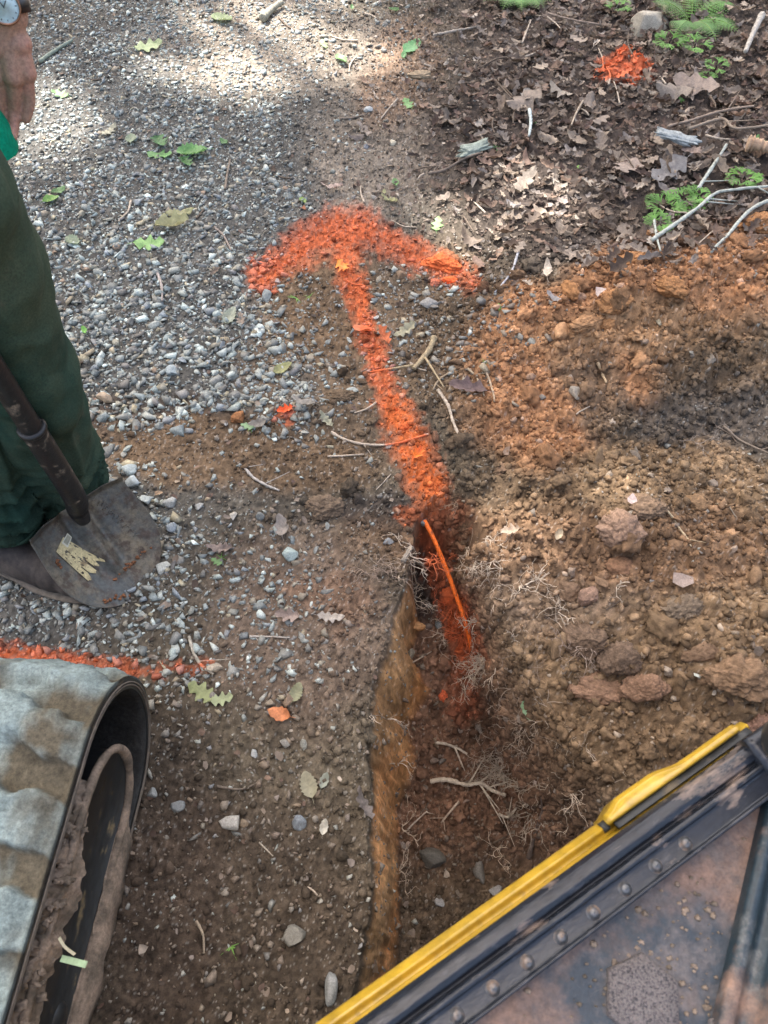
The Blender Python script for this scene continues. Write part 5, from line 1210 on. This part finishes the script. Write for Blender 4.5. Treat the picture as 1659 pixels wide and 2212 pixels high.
    wc = El + (W - El) * .975; wc = wc + nrm * .033 ; wc = cpos + (wc - cpos) * .35 + nrm * .011
    Rw = np.stack([sx, -ax, nrm], 1)
    def disc(name, r0, r1, z0, z1, mat, par, bev=.001):
        prof = [(0, z0), (r0, z0), (r0, z1 - bev), (r0 - bev, z1), (r1, z1), (r1, z1 - .0012) if r1 else (0, z1)]
        n = 48; V = np.array([(r * math.cos(2 * math.pi * k / n), r * math.sin(2 * math.pi * k / n), z) for r, z in prof for k in range(n)])
        return mesh_np(name, V @ Rw.T + wc - np.array(root.location), grid_faces(len(prof), n, True), mat, None, False, parent=par)
    M_BRZ = dirty_mat('watch_case_metal', (.25, .12, .07), (.3, .16, .1), 30, .4, .6, .25, .3, metal=.9); M_DIAL = dirty_mat('watch_dial', (.62, .80, .84), (.62, .80, .84), 5, .4, .6, .3, .3, bstr=0); M_INK = dirty_mat('black_ink', (.01, .01, .012), (.01, .01, .012), 5, .4, .6, .4, .4)
    case = disc('watch', .0205, .0175, -.004, .006, M_BRZ, root)
    disc('dial', .0176, 0, .001, .0045, M_DIAL, case, .0002)
    bm = bmesh.new()
    def bar(cx, cy, l, w_, a, z):
        M = Matrix.Translation((cx, cy, z)) @ Matrix.Rotation(a, 4, 'Z') @ Matrix.Diagonal((l, w_, .0004, 1)); bmesh.ops.create_cube(bm, size=1, matrix=M)
    for k in range(12): a = k * math.pi / 6; bar(.0145 * math.cos(a), .0145 * math.sin(a), .0022, .0009, a, .0049)
    me = bpy.data.meshes.new('marks'); bm.to_mesh(me); bm.free(); Mw = Matrix([list(r) for r in Rw]).to_4x4(); Mw.translation = Vector(wc - np.array(root.location)); me.transform(Mw); me.materials.append(M_INK)
    o = bpy.data.objects.new('hour_marks', me); COL.objects.link(o); o.parent = case
    for nm, l, a in (('hour_hand', .009, 2.2), ('minute_hand', .013, 1.1)):
        bm = bmesh.new(); bar(l * .42 * math.cos(a), l * .42 * math.sin(a), l, .0010, a, .0054); me = bpy.data.meshes.new(nm); bm.to_mesh(me); bm.free(); me.transform(Mw); me.materials.append(M_INK)
        o = bpy.data.objects.new(nm, me); COL.objects.link(o); o.parent = case
    n = 40; c0 = El + (W - El) * .975; c0 = c0 + (wc - c0) @ ax * ax; V = []
    for yy, ra in ((-.009, .0300), (-.009, .0318), (.009, .0318), (.009, .0300)):
        for k in range(n):
            a = math.pi / 2 + .62 + (2 * math.pi - 1.24) * k / (n - 1); V.append(c0 + ax * yy + (sx * math.cos(a) * 1.04 + nrm * math.sin(a) * .98) * ra)
    V = np.array(V + V[:n]); mesh_np('strap', V - np.array(root.location), grid_faces(5, n, False), M_INK, None, True, parent=case)
    return root, GR_
PERSON, GRIP = build_person()

# ------------------------------------------------------------------ the shovel
def build_shovel():
    Lp, Rp, Tp = P(72, 1187, .165), P(236, 1015, .165), P(300, 1286, .004)
    Mp = (Lp + Rp) / 2; ax = Tp - Mp; Lb = np.linalg.norm(ax); ax /= Lb; lt = Rp - Lp; Wd = np.linalg.norm(lt); lt -= ax * (lt @ ax); lt /= np.linalg.norm(lt); nn = np.cross(ax, lt)
    if nn[2] < 0: nn = -nn
    root = empty('shovel', Tp, 'round-point steel shovel with long black handle, blade tip resting on the gravel before the boot', 'shovel'); org = np.array(Tp)
    def S(s, w_, h): return Mp + ax * s * Lb + lt * w_ * Wd + nn * h
    ns, nw = 90, 81; V = []
    for i in range(ns):
        s = i / (ns - 1)
        hw = .5 + .03 * sst(0, .4, s)
        if s > .42: hw = .53 * math.sqrt(max(1 - ((s - .42) / .58) ** 2.15, 0.0004))
        for j in range(nw):
            c = -1 + 2 * j / (nw - 1); w_ = c * hw
            h = .030 * (w_ / .5) ** 2 - .012 * math.sin(math.pi * s) - .004
            rid = math.exp(-(w_ / (.070 - .03 * s)) ** 2) * (1 - sst(.60, .82, s)) * .016 * (1 - .3 * s)     # hump of the socket running into the blade
            h += rid
            h -= .006 * math.exp(-((abs(w_) - .12) / .04) ** 2) * (1 - sst(.6, .8, s))
            ss = s + (.035 * (1 - min(1, abs(w_) / .08)) if s < .1 else 0) * 0
            top = 0.0
            if s < .04: h += (.04 - s) * .35 * sst(.08, .16, abs(w_))        # rolled foot rest
            V.append(S(ss - .03 * (1 - sst(.3, .5, abs(w_))) * (1 - sst(0, .3, s)), w_, h))
    V = np.array(V); hn = (fbm(V[:, 0] * 35, V[:, 1] * 35, 6, 3) * .0012)[:, None] * nn; V = V + hn
    V2 = V - nn * .0022; n0 = len(V); Fc = grid_faces(ns, nw)
    edge = [i * nw for i in range(ns)] + [(ns - 1) * nw + j for j in range(1, nw)] + [i * nw + nw - 1 for i in range(ns - 2, -1, -1)] + [j for j in range(nw - 2, 0, -1)]
    ring = np.array([(edge[k], edge[(k + 1) % len(edge)], edge[(k + 1) % len(edge)] + n0, edge[k] + n0) for k in range(len(edge))])
    blade = mesh_np('blade', np.concatenate([V, V2]) - org, np.concatenate([Fc, Fc[:, ::-1] + n0, ring]), M_STEEL, None, True, parent=root)
    def surf(s, w_):
        h = .030 * (w_ / .5) ** 2 - .012 * math.sin(math.pi * s) - .004 + math.exp(-(w_ / (.070 - .03 * s)) ** 2) * (1 - sst(.60, .82, s)) * .016 * (1 - .3 * s) - .006 * math.exp(-((abs(w_) - .12) / .04) ** 2) * (1 - sst(.6, .8, s))
        return h
    # worn paper sticker with frayed end, on the left half of the blade
    pts_s = np.linspace(0, 1, 34); pts_w = np.linspace(0, 1, 22)
    base_uv = [np.array(q) for q in ((137, 1160), (238, 1215), (200, 1262), (120, 1192))]    # corners: top, far right, far left, near left
    def to_sw(uv):
        r = np.array(((uv[0] - 829.5) / F, CT + (1106 - uv[1]) / F * ST, -ST + (1106 - uv[1]) / F * CT)); o_ = np.array((0, 0, HC)); t = ((Mp - o_) @ nn) / (r @ nn); q = o_ + r * t - Mp
        return (q @ ax) / Lb, (q @ lt) / Wd
    c4 = [to_sw(q) for q in base_uv]
    V, Fc = [], []
    for i, a in enumerate(pts_s):
        for j, b in enumerate(pts_w):
            fr = 1.0 - (.17 * abs(math.sin(b * 11)) * vnoise(np.array(b * 7.), np.array(2.), 3) + .12 * float(vnoise(np.array(b * 22.), np.array(5.), 8))) * 1.0
            aa = a * fr
            p0 = np.array(c4[0]) * (1 - aa) + np.array(c4[1]) * aa; p1 = np.array(c4[3]) * (1 - aa) + np.array(c4[2]) * aa; sw = p0 * (1 - b) + p1 * b
            V.append(S(sw[0], sw[1], surf(sw[0], sw[1]) + .0022))
    V = np.array(V); Fg = grid_faces(34, 22)
    keep = []
    for f_ in Fg:
        i, j = divmod(f_[0], 22); tear = vnoise(np.array(i * .45), np.array(j * .9), 12) > .80 and i > 5; slit = (i > 23 and (j in (8, 9) or j == 15 and i > 24)); keep.append(not (tear or slit))
    M_STK = dirty_mat('worn_sticker', (.50, .42, .22), (.24, .18, .10), 45, .52, .66, .7, .9, fine=200, bstr=.4)
    stk = mesh_np('sticker', V - org, Fg[np.array(keep)], M_STK, None, False, parent=blade); stk['label'] = 'worn cream sticker with frayed end'
    def quad_patch(name, cs, mat, lift):
        V = []
        for a in np.linspace(0, 1, 6):
            for b in np.linspace(0, 1, 6):
                uv = (np.array(cs[0]) * (1 - a) + np.array(cs[1]) * a) * (1 - b) + (np.array(cs[3]) * (1 - a) + np.array(cs[2]) * a) * b; s, w_ = to_sw(uv); V.append(S(s, w_, surf(s, w_) + lift))
        return mesh_np(name, np.array(V) - org, grid_faces(6, 6), mat, None, False, parent=blade)
    M_W = dirty_mat('pale_label_border', (.55, .54, .42), (.42, .38, .26), 40, .5, .7, .7, .8); M_G = dirty_mat('grey_label_window', (.20, .20, .15), (.26, .25, .18), 40, .4, .6, .7, .8)
    quad_patch('label_border', [(147, 1151), (158, 1160), (147, 1183), (133, 1173)], M_W, .0032)
    quad_patch('label_window', [(147, 1155), (155, 1161), (146, 1178), (137, 1171)], M_G, .0040)
    # worn raised strokes of the embossing on the right half
    paths = []; r_ = random.Random(4)
    for k in range(9):
        uv0 = np.array((205 + k * 11.2, 1078 + k * 9.6)); 
        strokes = [((-6, 5), (1, -5)), ((1, -5), (8, 3)), ((-2, 2), (5, 0))] if k % 3 == 0 else ([((-5, 5), (0, -5)), ((0, -5), (4, 4)), ((4, 4), (9, -4))] if k % 3 == 1 else [((-5, 4), (2, -6)), ((2, -6), (8, -1)), ((8, -1), (1, 2))])
        for (a, b) in strokes:
            if r_.random() < .12: continue
            q = []
            for t in np.linspace(0, 1, 5):
                uv = uv0 + np.array(a) * (1 - t) + np.array(b) * t; s, w_ = to_sw(uv); q.append(S(s, w_, surf(s, w_) + .0004))
            paths.append((np.array(q), np.full(5, .0013)))
    V, Fc = tube(paths, 6); mesh_np('embossing', V - org, Fc, M_STEEL, None, True, parent=blade)
    # clay stuck to the blade
    for (uv0, k0) in (((290, 1215), 26), ((255, 1292), 18), ((125, 1216), 6)):
        Vs, Fs, b0 = [], [], 0; r_ = random.Random(int(uv0[0]))
        for k in range(k0):
            t = r_.gauss(0, 1); uv = np.array(uv0) + (np.array((16, -14)) if uv0[0] > 280 else np.array((16, -3)) if uv0[0] > 200 else np.array((3, 5))) * t + np.array((r_.gauss(0, 3), r_.gauss(0, 3))); s, w_ = to_sw(uv)
            if s > .97 or s < 0: continue
            PV, PF = MIDC[k % 12]; Vs.append(PV * r_.uniform(.0018, .0042) + S(s, w_, surf(s, w_) + .001)); Fs.append(PF + b0); b0 += len(PV)
        V = np.concatenate(Vs); mesh_np('stuck_clay', V - org, np.concatenate(Fs), M_EARTH, np.repeat(np.array((.22, .10, .05))[None], len(V), 0), True, parent=blade)
    # socket and handle
    j0 = S(.16, 0, .012); j1 = S(.02, 0, .026); h0 = P(157, 1066, .25); hc_ = P(69, 926, .48); h1 = np.array(GRIP); h2 = h1 + (h1 - hc_) * .42
    pts = smooth_line([j0, j1, h0, hc_], 40); rr_ = np.interp(np.linspace(0, 1, 40), (0, .25, .5, 1), (.012, .020, .0225, .0215))
    V, Fc = tube([(pts, rr_)], 28); mesh_np('socket', V - org, Fc, M_HANDLE, None, True, parent=root)
    dcol = (h1 - hc_) / np.linalg.norm(h1 - hc_)
    V, Fc = tube([(np.array([hc_ - dcol * .006, hc_ - dcol * .004, hc_ + dcol * .004, hc_ + dcol * .006]), np.array((.022, .0245, .0245, .021)))], 28); mesh_np('collar', V - org, Fc, M_HANDLE, None, True, parent=root)
    pts = smooth_line([hc_, hc_ + (h1 - hc_) * .4, h1, h2], 50); V, Fc = tube([(pts, np.full(50, .0190))], 28); mesh_np('handle', V - org, Fc, M_HANDLE, None, True, parent=root)
build_shovel()
# ------------------------------------------------------------------ the mini excavator (left rubber track and cab sill are in view)
def build_excavator():
    root = empty('mini_excavator', (-.6, -.4, 0), 'yellow and black mini excavator with a muddy rubber track and riveted cab door sill', 'excavator')
    org = np.array(root.location)
    def put(name, V, Fc, mat, smooth=True, par=root, col=None): return mesh_np(name, np.asarray(V) - org, Fc, mat, col, smooth, parent=par)
    # ---- track
    ht = .345; R_ = ht / 2; thk = .030; slope = .09; d = np.array((slope, 1, 0)); d /= np.linalg.norm(d); nrm = np.array((d[1], -d[0], 0))   # to the right
    yf = .305; c_f = np.array((-.449 + slope * (yf - .38), yf, 0)); wT = .30; back = -1.35
    def loop(rad_in, n_arc=40, step=.004):
        s = []
        top = np.arange(back, 0, step); s += [(a, R_ + rad_in, 0, 1) for a in top]
        for k in range(n_arc): a = math.pi / 2 - math.pi * k / n_arc; s.append((rad_in * math.cos(a) * 1.0, R_ + rad_in * math.sin(a), math.cos(a), math.sin(a)))
        s += [(a, R_ - rad_in, 0, -1) for a in top[::-1]]
        for k in range(1, n_arc): a = -math.pi / 2 - math.pi * k / n_arc; s.append((back + rad_in * math.cos(a), R_ + rad_in * math.sin(a), math.cos(a), math.sin(a)))
        return np.array(s)
    Lp = loop(R_ - .002); n = len(Lp); sdist = np.concatenate([[0], np.cumsum(np.hypot(np.diff(Lp[:, 0]), np.diff(Lp[:, 1])))])
    across = np.concatenate([[0, .002, .006], np.linspace(.012, wT - .012, 80), [wT - .006, wT - .002, wT]])
    rows = []; tcol = []
    for w_ in across:
        ph = (sdist + .05 * abs(w_ / wT - .5) * 2 + .022 * fbm(sdist * 5, np.full(n, w_ * 9), 4, 2)) / .125
        lug = np.clip((np.sin(ph * 2 * math.pi) + .25 + .5 * fbm(sdist * 14, np.full(n, w_ * 22), 39, 3)) * 8, -1, 1) * .5 + .5
        ed = min(1, w_ / .012, (wT - w_) / .012); hgt = (lug * .026 * (.35 + .65 * sst(.0, .05, min(w_, wT - w_))) - .018 + fbm(sdist * 26, np.full(n, w_ * 26), 9, 4) * .007 + fbm(sdist * 120, np.full(n, w_ * 120), 12, 3) * .0018) * ed - (1 - ed) * .006
        pos = c_f[None] + d[None] * (Lp[:, 0] + Lp[:, 2] * hgt)[:, None] - nrm[None] * w_ + np.array((0, 0, 1.))[None] * (Lp[:, 1] + Lp[:, 3] * hgt)[:, None]
        rows.append(pos)
        mm = np.clip(.75 - .8 * lug + 1.5 * fbm(sdist * 9, np.full(n, w_ * 14), 19, 4) + .35 * fbm(sdist * 50, np.full(n, w_ * 50), 29, 3), 0, 1)[:, None]
        tcol.append(np.array((.185, .228, .215)) * (1 - mm) + np.array((.085, .072, .048)) * mm)
    inner = loop(R_ - thk - .012)
    m_ = min(n, len(inner))
    for w_ in (wT, wT - .01, .01, 0):
        k = -thk if w_ in (wT, 0) else -thk - .002
        pos = c_f[None] + d[None] * (Lp[:, 0] + Lp[:, 2] * k)[:, None] - nrm[None] * w_ + np.array((0, 0, 1.))[None] * (Lp[:, 1] + Lp[:, 3] * k)[:, None]
        rows.append(pos)
    A = np.stack(rows + [rows[0]], 0); Vn = A[:-1].reshape(-1, 3); nr = A.shape[0] - 1
    gi = np.arange(nr)[:, None]; gj = np.arange(n)[None]; g2 = (gi + 1) % nr; j2 = (gj + 1) % n
    Fq = np.stack([gi * n + gj, gi * n + j2, g2 * n + j2, g2 * n + gj], -1).reshape(-1, 4)
    z_ = Vn[:, 2]
    tcol += [np.repeat(np.array((.03, .03, .028))[None], n, 0)] * 4; tcol[0] = tcol[0] * .4; tcol[1] = tcol[1] * .6
    track = put('rubber_track', Vn, Fq, M_TRK, col=np.concatenate(tcol))
    # darker steel-cord edge strip of the belt
    def side_strip(name, r0, r1, off, mat, par):
        a = loop(r0, 40, .02); b = loop(r1, 40, .02); k = min(len(a), len(b)); V = np.concatenate([[c_f + d * q[0] + np.array((0, 0, q[1])) + nrm * off for q in a], [c_f + d * q[0] + np.array((0, 0, q[1])) + nrm * off for q in b]])
        g = grid_faces(2, k, True); return put(name, V, g, mat, False, par)
    side_strip('belt_edge', R_ - .012, R_ - .030, .0022, M_RUBD, track)
    for rr in (.0185, .0235): 
        a = loop(R_ - rr, 40, .02); pts = np.array([c_f + d * q[0] + np.array((0, 0, q[1])) + nrm * .003 for q in a]); V, Fc = tube([(pts[:len(pts) // 2 + 60], np.full(len(pts[:len(pts) // 2 + 60]), .0016))], 5); put('edge_rib', V, Fc, M_SOLE, True, track)
    # inside lining with guide lugs
    Vg, Fg, b0 = [], [], 0
    for s0 in np.arange(-.9, -.02, .05):
        for w0 in (.12, .18):
            for zz in (ht - thk - .012, thk + .012):
                cc = c_f + d * s0 - nrm * w0 + np.array((0, 0, zz)); q = np.array([(x, y, z) for x in (-1, 1) for y in (-1, 1) for z in (-1, 1)]) * np.array((.012, .010, .014)); Vg.append(q @ np.stack([d, nrm, (0, 0, 1)]) + cc)
                Fg.append(np.array([(0, 1, 3, 2), (4, 6, 7, 5), (0, 4, 5, 1), (2, 3, 7, 6), (0, 2, 6, 4), (1, 5, 7, 3)]) + b0); b0 += 8
    put('guide_lugs', np.concatenate(Vg), np.concatenate(Fg), M_RUBD, False, track)
    # idler wheel inside the front loop
    ci = c_f - d * .015 - nrm * .13 + np.array((0, 0, R_)); pr = [(0, .05), (.07, .05), (.075, .035), (.115, .035), (R_ - thk - .004, .03), (R_ - thk - .004, -.03), (.115, -.035), (0, -.035)]; nn_ = 48
    V = np.array([ci + nrm * h + (d * math.cos(2 * math.pi * k / nn_) + np.array((0, 0, 1)) * math.sin(2 * math.pi * k / nn_)) * r for r, h in pr for k in range(nn_)]); put('idler_wheel', V, grid_faces(len(pr), nn_, True), M_FRAME)
    # ---- track frame: long box with a rounded nose, rim standing proud, clay caked on its top
    def oval(r, cx, n_=26, zc=.15, sq=1.0):
        pts = [(back + .05, zc + r)] + [(a, zc + r) for a in np.linspace(back + .1, cx, 30)]
        pts += [(cx + r * sq * math.sin(a), zc + r * math.cos(a)) for a in np.linspace(.1, math.pi - .1, n_)] + [(a, zc - r) for a in np.linspace(cx, back + .05, 30)]
        return pts
    def extr(name, prof, offs, mat, smooth=False, par=root):
        V = np.concatenate([[c_f + d * a + np.array((0, 0, b)) + nrm * o_ for a, b in prof] for o_ in offs]); k = len(prof); F_ = [grid_faces(len(offs), k, True)]
        F_.append(np.array([list(range(k))])); F_.append(np.array([list(range((len(offs) - 1) * k, len(offs) * k))])[:, ::-1]); return put(name, V, F_, mat, smooth, par)
    fr = extr('track_frame', oval(.098, -.055, zc=.152), (-.24, -.012), M_FRAME)
    rim = [(c_f + d * a + np.array((0, 0, b)) + nrm * -.006) for a, b in oval(.100, -.055, zc=.152)]
    rp = smooth_line(rim, 160); V, Fc = tube([(rp, np.full(160, .0075) * (1 + .25 * fbm(np.arange(160) * .2, np.zeros(160), 4, 2)))], 8)
    put('frame_rim', V, Fc, M_CLAY, True, fr)
    # lower shelf (clay-coated) between frame and ground run
    lo = oval(.100, -.055, zc=.152); 
    sh = np.array([(c_f + d * a + np.array((0, 0, zz)) + nrm * o_) for a in np.linspace(-1.2, -.02, 120) for zz, o_ in ((.060, -.01), (.052, .006), (.030, .012), (.008, .010), (.0, -.01))])
    ws = fbm(sh[:, 1] * 22, sh[:, 2] * 30, 8, 3); tp_ = np.repeat(sst(-.02, -.13, np.linspace(-1.2, -.02, 120)), 5); sh = sh + nrm[None] * (ws * .010 - .02 * (1 - tp_))[:, None]
    put('clay_covered_rail', sh, grid_faces(120, 5), M_CLAY, True, fr)
    ns, nw = 260, 40; V = []
    for i in range(ns):
        s = -1.2 + 1.17 * i / (ns - 1)
        for j in range(nw):
            w_ = j / (nw - 1); o_ = -.17 + .168 * w_; am = sst(-.02, -.25, s) * .7 + .3
            z0 = .252 + (.012 + .040 * am * sst(1.0, .45, w_)) - .05 * sst(.90, 1.0, w_) * am + fbm(np.array(s * 26), np.array(w_ * 5), 5, 4) * .022 * am + fbm(np.array(s * 90), np.array(w_ * 16), 8, 3) * .016
            V.append(c_f + d * s + nrm * (o_ + .010 * float(fbm(np.array(s * 30), np.array(w_ * 3.), 2, 3)) + .028 * am * float(sst(.6, 1, w_)) * float(.4 + fbm(np.array(s * 13), np.array(0.), 3, 3))) + np.array((0, 0, float(z0))))
    put('mud_cake', np.array(V), grid_faces(ns, nw), M_CLAY, False, fr)
    # lumps in the mud cake
    Vs, Fs, b0 = [], [], 0; r_ = random.Random(8)
    for k in range(420):
        s = r_.uniform(-.75, -.10); p = c_f + d * s + nrm * r_.uniform(-.07, .012) + np.array((0, 0, r_.uniform(.245, .285))); PV, PF = MIDC[k % 12]; Vs.append(PV * min(r_.lognormvariate(math.log(.0048), .5), .013) + p); Fs.append(PF + b0); b0 += len(PV)
    put('mud_lumps', np.concatenate(Vs), np.concatenate(Fs), M_CLAY, True, fr)['kind'] = 'stuff'
    # roller hub
    for s0 in (-.35, -.62, -.9):
        ci = c_f + d * s0 + np.array((0, 0, .10)); pr = [(0, .0), (.018, .0), (.024, -.006), (.030, -.02)]; V = np.array([ci + nrm * (h - .006) + (d * math.cos(2 * math.pi * k / 24) + np.array((0, 0, 1)) * math.sin(2 * math.pi * k / 24)) * r for r, h in pr for k in range(24)]); put('roller_hub', V, grid_faces(4, 24, True), M_FRAME, True, fr)

    # ---- upper body: everything laid out in (along, inward, up) from the first visible rivet
    O = P(990, 2212, .60); ang = math.radians(31.3); e = np.array((math.cos(ang), math.sin(ang), 0)); i_ = np.array((e[1], -e[0], 0)); U = np.array((0, 0, 1.))
    def Q(s, o_, z): return O + e * s + i_ * o_ + U * z
    def loft(name, sec, s0, s1, mat, n_=60, smooth=True, par=root, fn=None, wobble=0.):
        V = []
        for s in np.linspace(s0, s1, n_):
            for (o_, z) in sec:
                oo, zz = fn(s, o_, z) if fn else (o_, z)
                V.append(Q(s, oo, zz) + U * (wobble * float(fbm(np.array(s * 30), np.array(o_ * 200), 3, 3))))
        k = len(sec); F_ = [grid_faces(n_, k)]; F_ += [np.array([list(range(k))])[:, ::-1], np.array([list(range((n_ - 1) * k, n_ * k))])]
        return put(name, V, F_, mat, smooth, par)
    def rounded(pts, r=.003, k=4):
        out = []
        for q in range(len(pts)):
            if q in (0, len(pts) - 1): out.append(pts[q]); continue
            p = np.array(pts[q]); a = np.array(pts[q - 1]); b = np.array(pts[q + 1]); da = (a - p); db = (b - p); la, lb = np.linalg.norm(da), np.linalg.norm(db); rr = min(r, la * .45, lb * .45)
            a1 = p + da / la * rr; b1 = p + db / lb * rr
            for t in np.linspace(0, 1, k): out.append(tuple((1 - t) ** 2 * a1 + 2 * t * (1 - t) * p + t * t * b1))
        return out
    S0, S1 = -.45, .462
    body = loft('body_panel', rounded([(.10, -.42), (-.040, -.42), (-.050, -.20), (-.074, -.065), (-.074, -.048), (-.065, -.036), (-.0600, -.043), (-.0565, -.043), (-.0545, -.026), (-.048, -.022), (-.030, -.024)], .004, 5), S0, S1 + .02, M_YEL, 2, False)
    # cover over the rear half of the ledge: its own pressed panel with a gap in front
    def cv(s, o_, z):
        bulge = .008 * sst(.2575, .285, s) * (1 - sst(.33, .375, s)); return (o_ - bulge * (o_ < -.0705), z + .004 * sst(.33, .375, s))
    loft('hatch_cover', rounded([(-.062, -.10), (-.0765, -.080), (-.0765, -.030), (-.0715, -.021), (-.0660, -.021), (-.0645, -.025), (-.0645, -.10)], .003, 5), .2575, S1 - .004, M_YEL, 60, fn=cv)
    loft('gap_shade', [(-.060, -.055), (-.0725, -.058), (-.0728, -.040), (-.062, -.0335), (-.060, -.04)], .250, .258, M_RUBD, 4, False)  # dark filler standing in for the shade in the gap before the cover
    loft('groove_shade', rounded([(-.0645, -.030), (-.0640, -.026), (-.0560, -.022), (-.0556, -.030)], .001, 3), .262, S1 + .01, M_RUBD, 20, False)  # dark strip laid in as the shaded gap between cover and inner ledge
    sill = loft('door_sill', rounded([(-.030, -.03), (-.0535, -.024), (-.0535, -.006), (-.048, .003), (-.037, .0045), (-.0315, .001), (-.0305, -.004), (-.0285, -.0065), (-.0265, -.004), (-.0255, .0020), (-.0235, .0042), (-.0195, .0040), (-.0175, .0005), (-.0150, -.0005),
                                        (.0020, -.0005), (.0032, .0005), (.0044, .0045), (.0070, .0046), (.0080, .002), (.0092, -.034)], .0016, 4), S0, S1, M_BLK, 90, wobble=.0006)
    for k in range(-6, 8):
        s = k * .0433 + .003
        pr = [(.0001, .0048), (.0022, .0045), (.0042, .0034), (.0054, .0016), (.0056, 0), (.0076, -.0004), (.0080, -.002)]; nn_ = 26
        V = np.array([Q(s + r * math.cos(2 * math.pi * q / nn_), -.0065 + r * math.sin(2 * math.pi * q / nn_), h + .0002) for r, h in pr for q in range(nn_)])
        put('rivet', V, [grid_faces(len(pr), nn_, True), np.array([list(range(nn_))])], M_RIV, True, sill)
    # ---- cab floor with mat, hexagonal grip pads and a raised side channel
    g = np.stack(np.meshgrid(np.linspace(-.5, .75, 200), np.linspace(.009, .60, 120), indexing='ij'), -1).reshape(-1, 2)
    zf = -.030 + fbm(g[:, 0] * 8, g[:, 1] * 8, 5, 3) * .0012 + np.clip(fbm(g[:, 0] * 22, g[:, 1] * 22, 15, 4), 0, 1) * .004
    fl = put('cab_floor', [Q(a, b, z) for (a, b), z in zip(g, zf)], grid_faces(200, 120), M_MAT, True, root)
    def hexpad(cs, co, r, rot, zt=.007):
        rings = [(r * 1.02, -.001), (r * 1.0, zt * .7), (r * .965, zt), (r * .5, zt), (0.001, zt)]; V = []
        for rr, z in rings:
            for q in range(36):
                a = q * math.pi / 18; m = math.cos(math.pi / 6) / math.cos(((a - rot) % (math.pi / 3)) - math.pi / 6); rad = rr * m; V.append(Q(cs + rad * math.cos(a), co + rad * math.sin(a), -.030 + z))
        put('grip_pad', np.array(V), grid_faces(5, 36, True), M_PAD, False, fl)
    for cs, co in ((.176, .082), (.098, .128), (.155, .185), (.02, .175), (.075, .235), (.235, .17)): hexpad(cs, co, .041, math.radians(10))
    # raised side channel
    a0, a1 = np.array((.440, -.002)), np.array((.150, .178)); dd = (a1 - a0) / np.linalg.norm(a1 - a0); nn2 = np.array((-dd[1], dd[0])); nn2 = nn2 if nn2[0] > 0 else -nn2; V = []
    sec = rounded([(.0, -.033), (.002, -.014), (.008, -.010), (.016, -.012), (.020, -.018), (.026, -.020), (.034, -.014), (.040, .004), (.048, .010), (.30, .012)], .003, 4); n_ = 70
    for t in np.linspace(-.03, 1.3, n_):
        for o_, z in sec: q = a0 + (a1 - a0) * t + nn2 * o_; V.append(Q(q[0], q[1], z))
    put('side_channel', V, grid_faces(n_, len(sec)), M_CHAN, True, fl)
    # loose clay on the mat
    Vs, Fs, b0 = [], [], 0
    for k in range(260):
        s, o_ = .21 + r_.gauss(0, .075), .075 + r_.gauss(0, .05)
        if o_ < .014: continue
        q = np.array((s, o_)) - a0; 
        if q @ nn2 > -.003: continue
        PV, PF = MIDC[k % 12]; Vs.append(PV * np.array((1, 1, .5)) * min(r_.lognormvariate(math.log(.0015), .5), .0035) + Q(s, o_, -.028)); Fs.append(PF + b0); b0 += len(PV)
    put('clay_crumbs', np.concatenate(Vs), np.concatenate(Fs), M_CLAY, True, fl)['kind'] = 'stuff'
    # door post at the far end of the sill
    pp = [Q(.478, -.022, -.05), Q(.480, -.022, .1), Q(.484, -.022, .5), Q(.490, -.02, 1.1)]
    V, Fc = tube([(smooth_line(pp, 30), np.full(30, .034))], 28); put('door_post', V, Fc, M_RUBD, True, root)
    V, Fc = tube([(np.array([Q(.452, -.040, -.012), Q(.452, -.040, .004), Q(.452, -.040, .008)]), np.array((.013, .012, .006)))], 16); put('hinge_bolt', V, Fc, M_BLK, True, sill)
    loft('hinge_plate', rounded([(-.056, -.02), (-.056, .008), (-.050, .013), (-.008, .012), (.004, .004), (.010, -.03)], .004, 4), .438, .50, M_BLK, 8, True, sill)
    # chassis below the cab so that the body stands on the tracks
    V = np.array([Q(s, o_, z) for z in (-.42, -.036) for s, o_ in ((-.45, .0), (.70, .0), (.70, .85), (-.45, .85))]); put('chassis', V, np.array([(0, 1, 5, 4), (1, 2, 6, 5), (2, 3, 7, 6), (3, 0, 4, 7), (0, 3, 2, 1)]), M_FRAME, False, root)
    # green grass blade caught in the mud of the track
    for (pts, wpx, col, lab) in (([(132, 2070), (160, 2077), (187, 2084)], 11, (.30, .42, .24), 'flat pale green grass blade caught in the mud of the track'), ([(128, 2025), (140, 2045), (162, 2062)], 5, (.45, .42, .28), 'straw wisp caught in the mud above the grass blade')):
        q = np.array([P(a, b, .285) for a, b in pts]); q = smooth_line(q, 10); dr = q[-1] - q[0]; dr /= np.linalg.norm(dr); sd = np.cross(dr, (0, 0, 1)); wv = wpx * .00038
        V = np.concatenate([q - sd * wv, q + sd * wv + np.array((0, 0, .001))]); o = mesh_np('grass_cutting', V, grid_faces(2, 10), M_GREEN, np.repeat(np.array(col)[None], 20, 0), False, origin=q[0]); set_props(o, lab, 'grass')
M_TRK = attr_mat('track_rubber_tread', .85, var=((30, .7, 1.3), (150, .7, 1.3), (500, .8, 1.2)), bsc=130, bstr=.6, bdist=.003)
M_RIV = dirty_mat('rivet_steel', (.12, .12, .12), (.26, .19, .14), 60, .5, .62, .32, .8, metal=.6, fine=300)
M_CHAN = dirty_mat('channel_steel', (.018, .032, .040), (.26, .16, .11), 9, .58, .72, .34, .9, fine=140, bstr=.4, b2=((.13, .13, .12), .54, .7))
build_excavator()
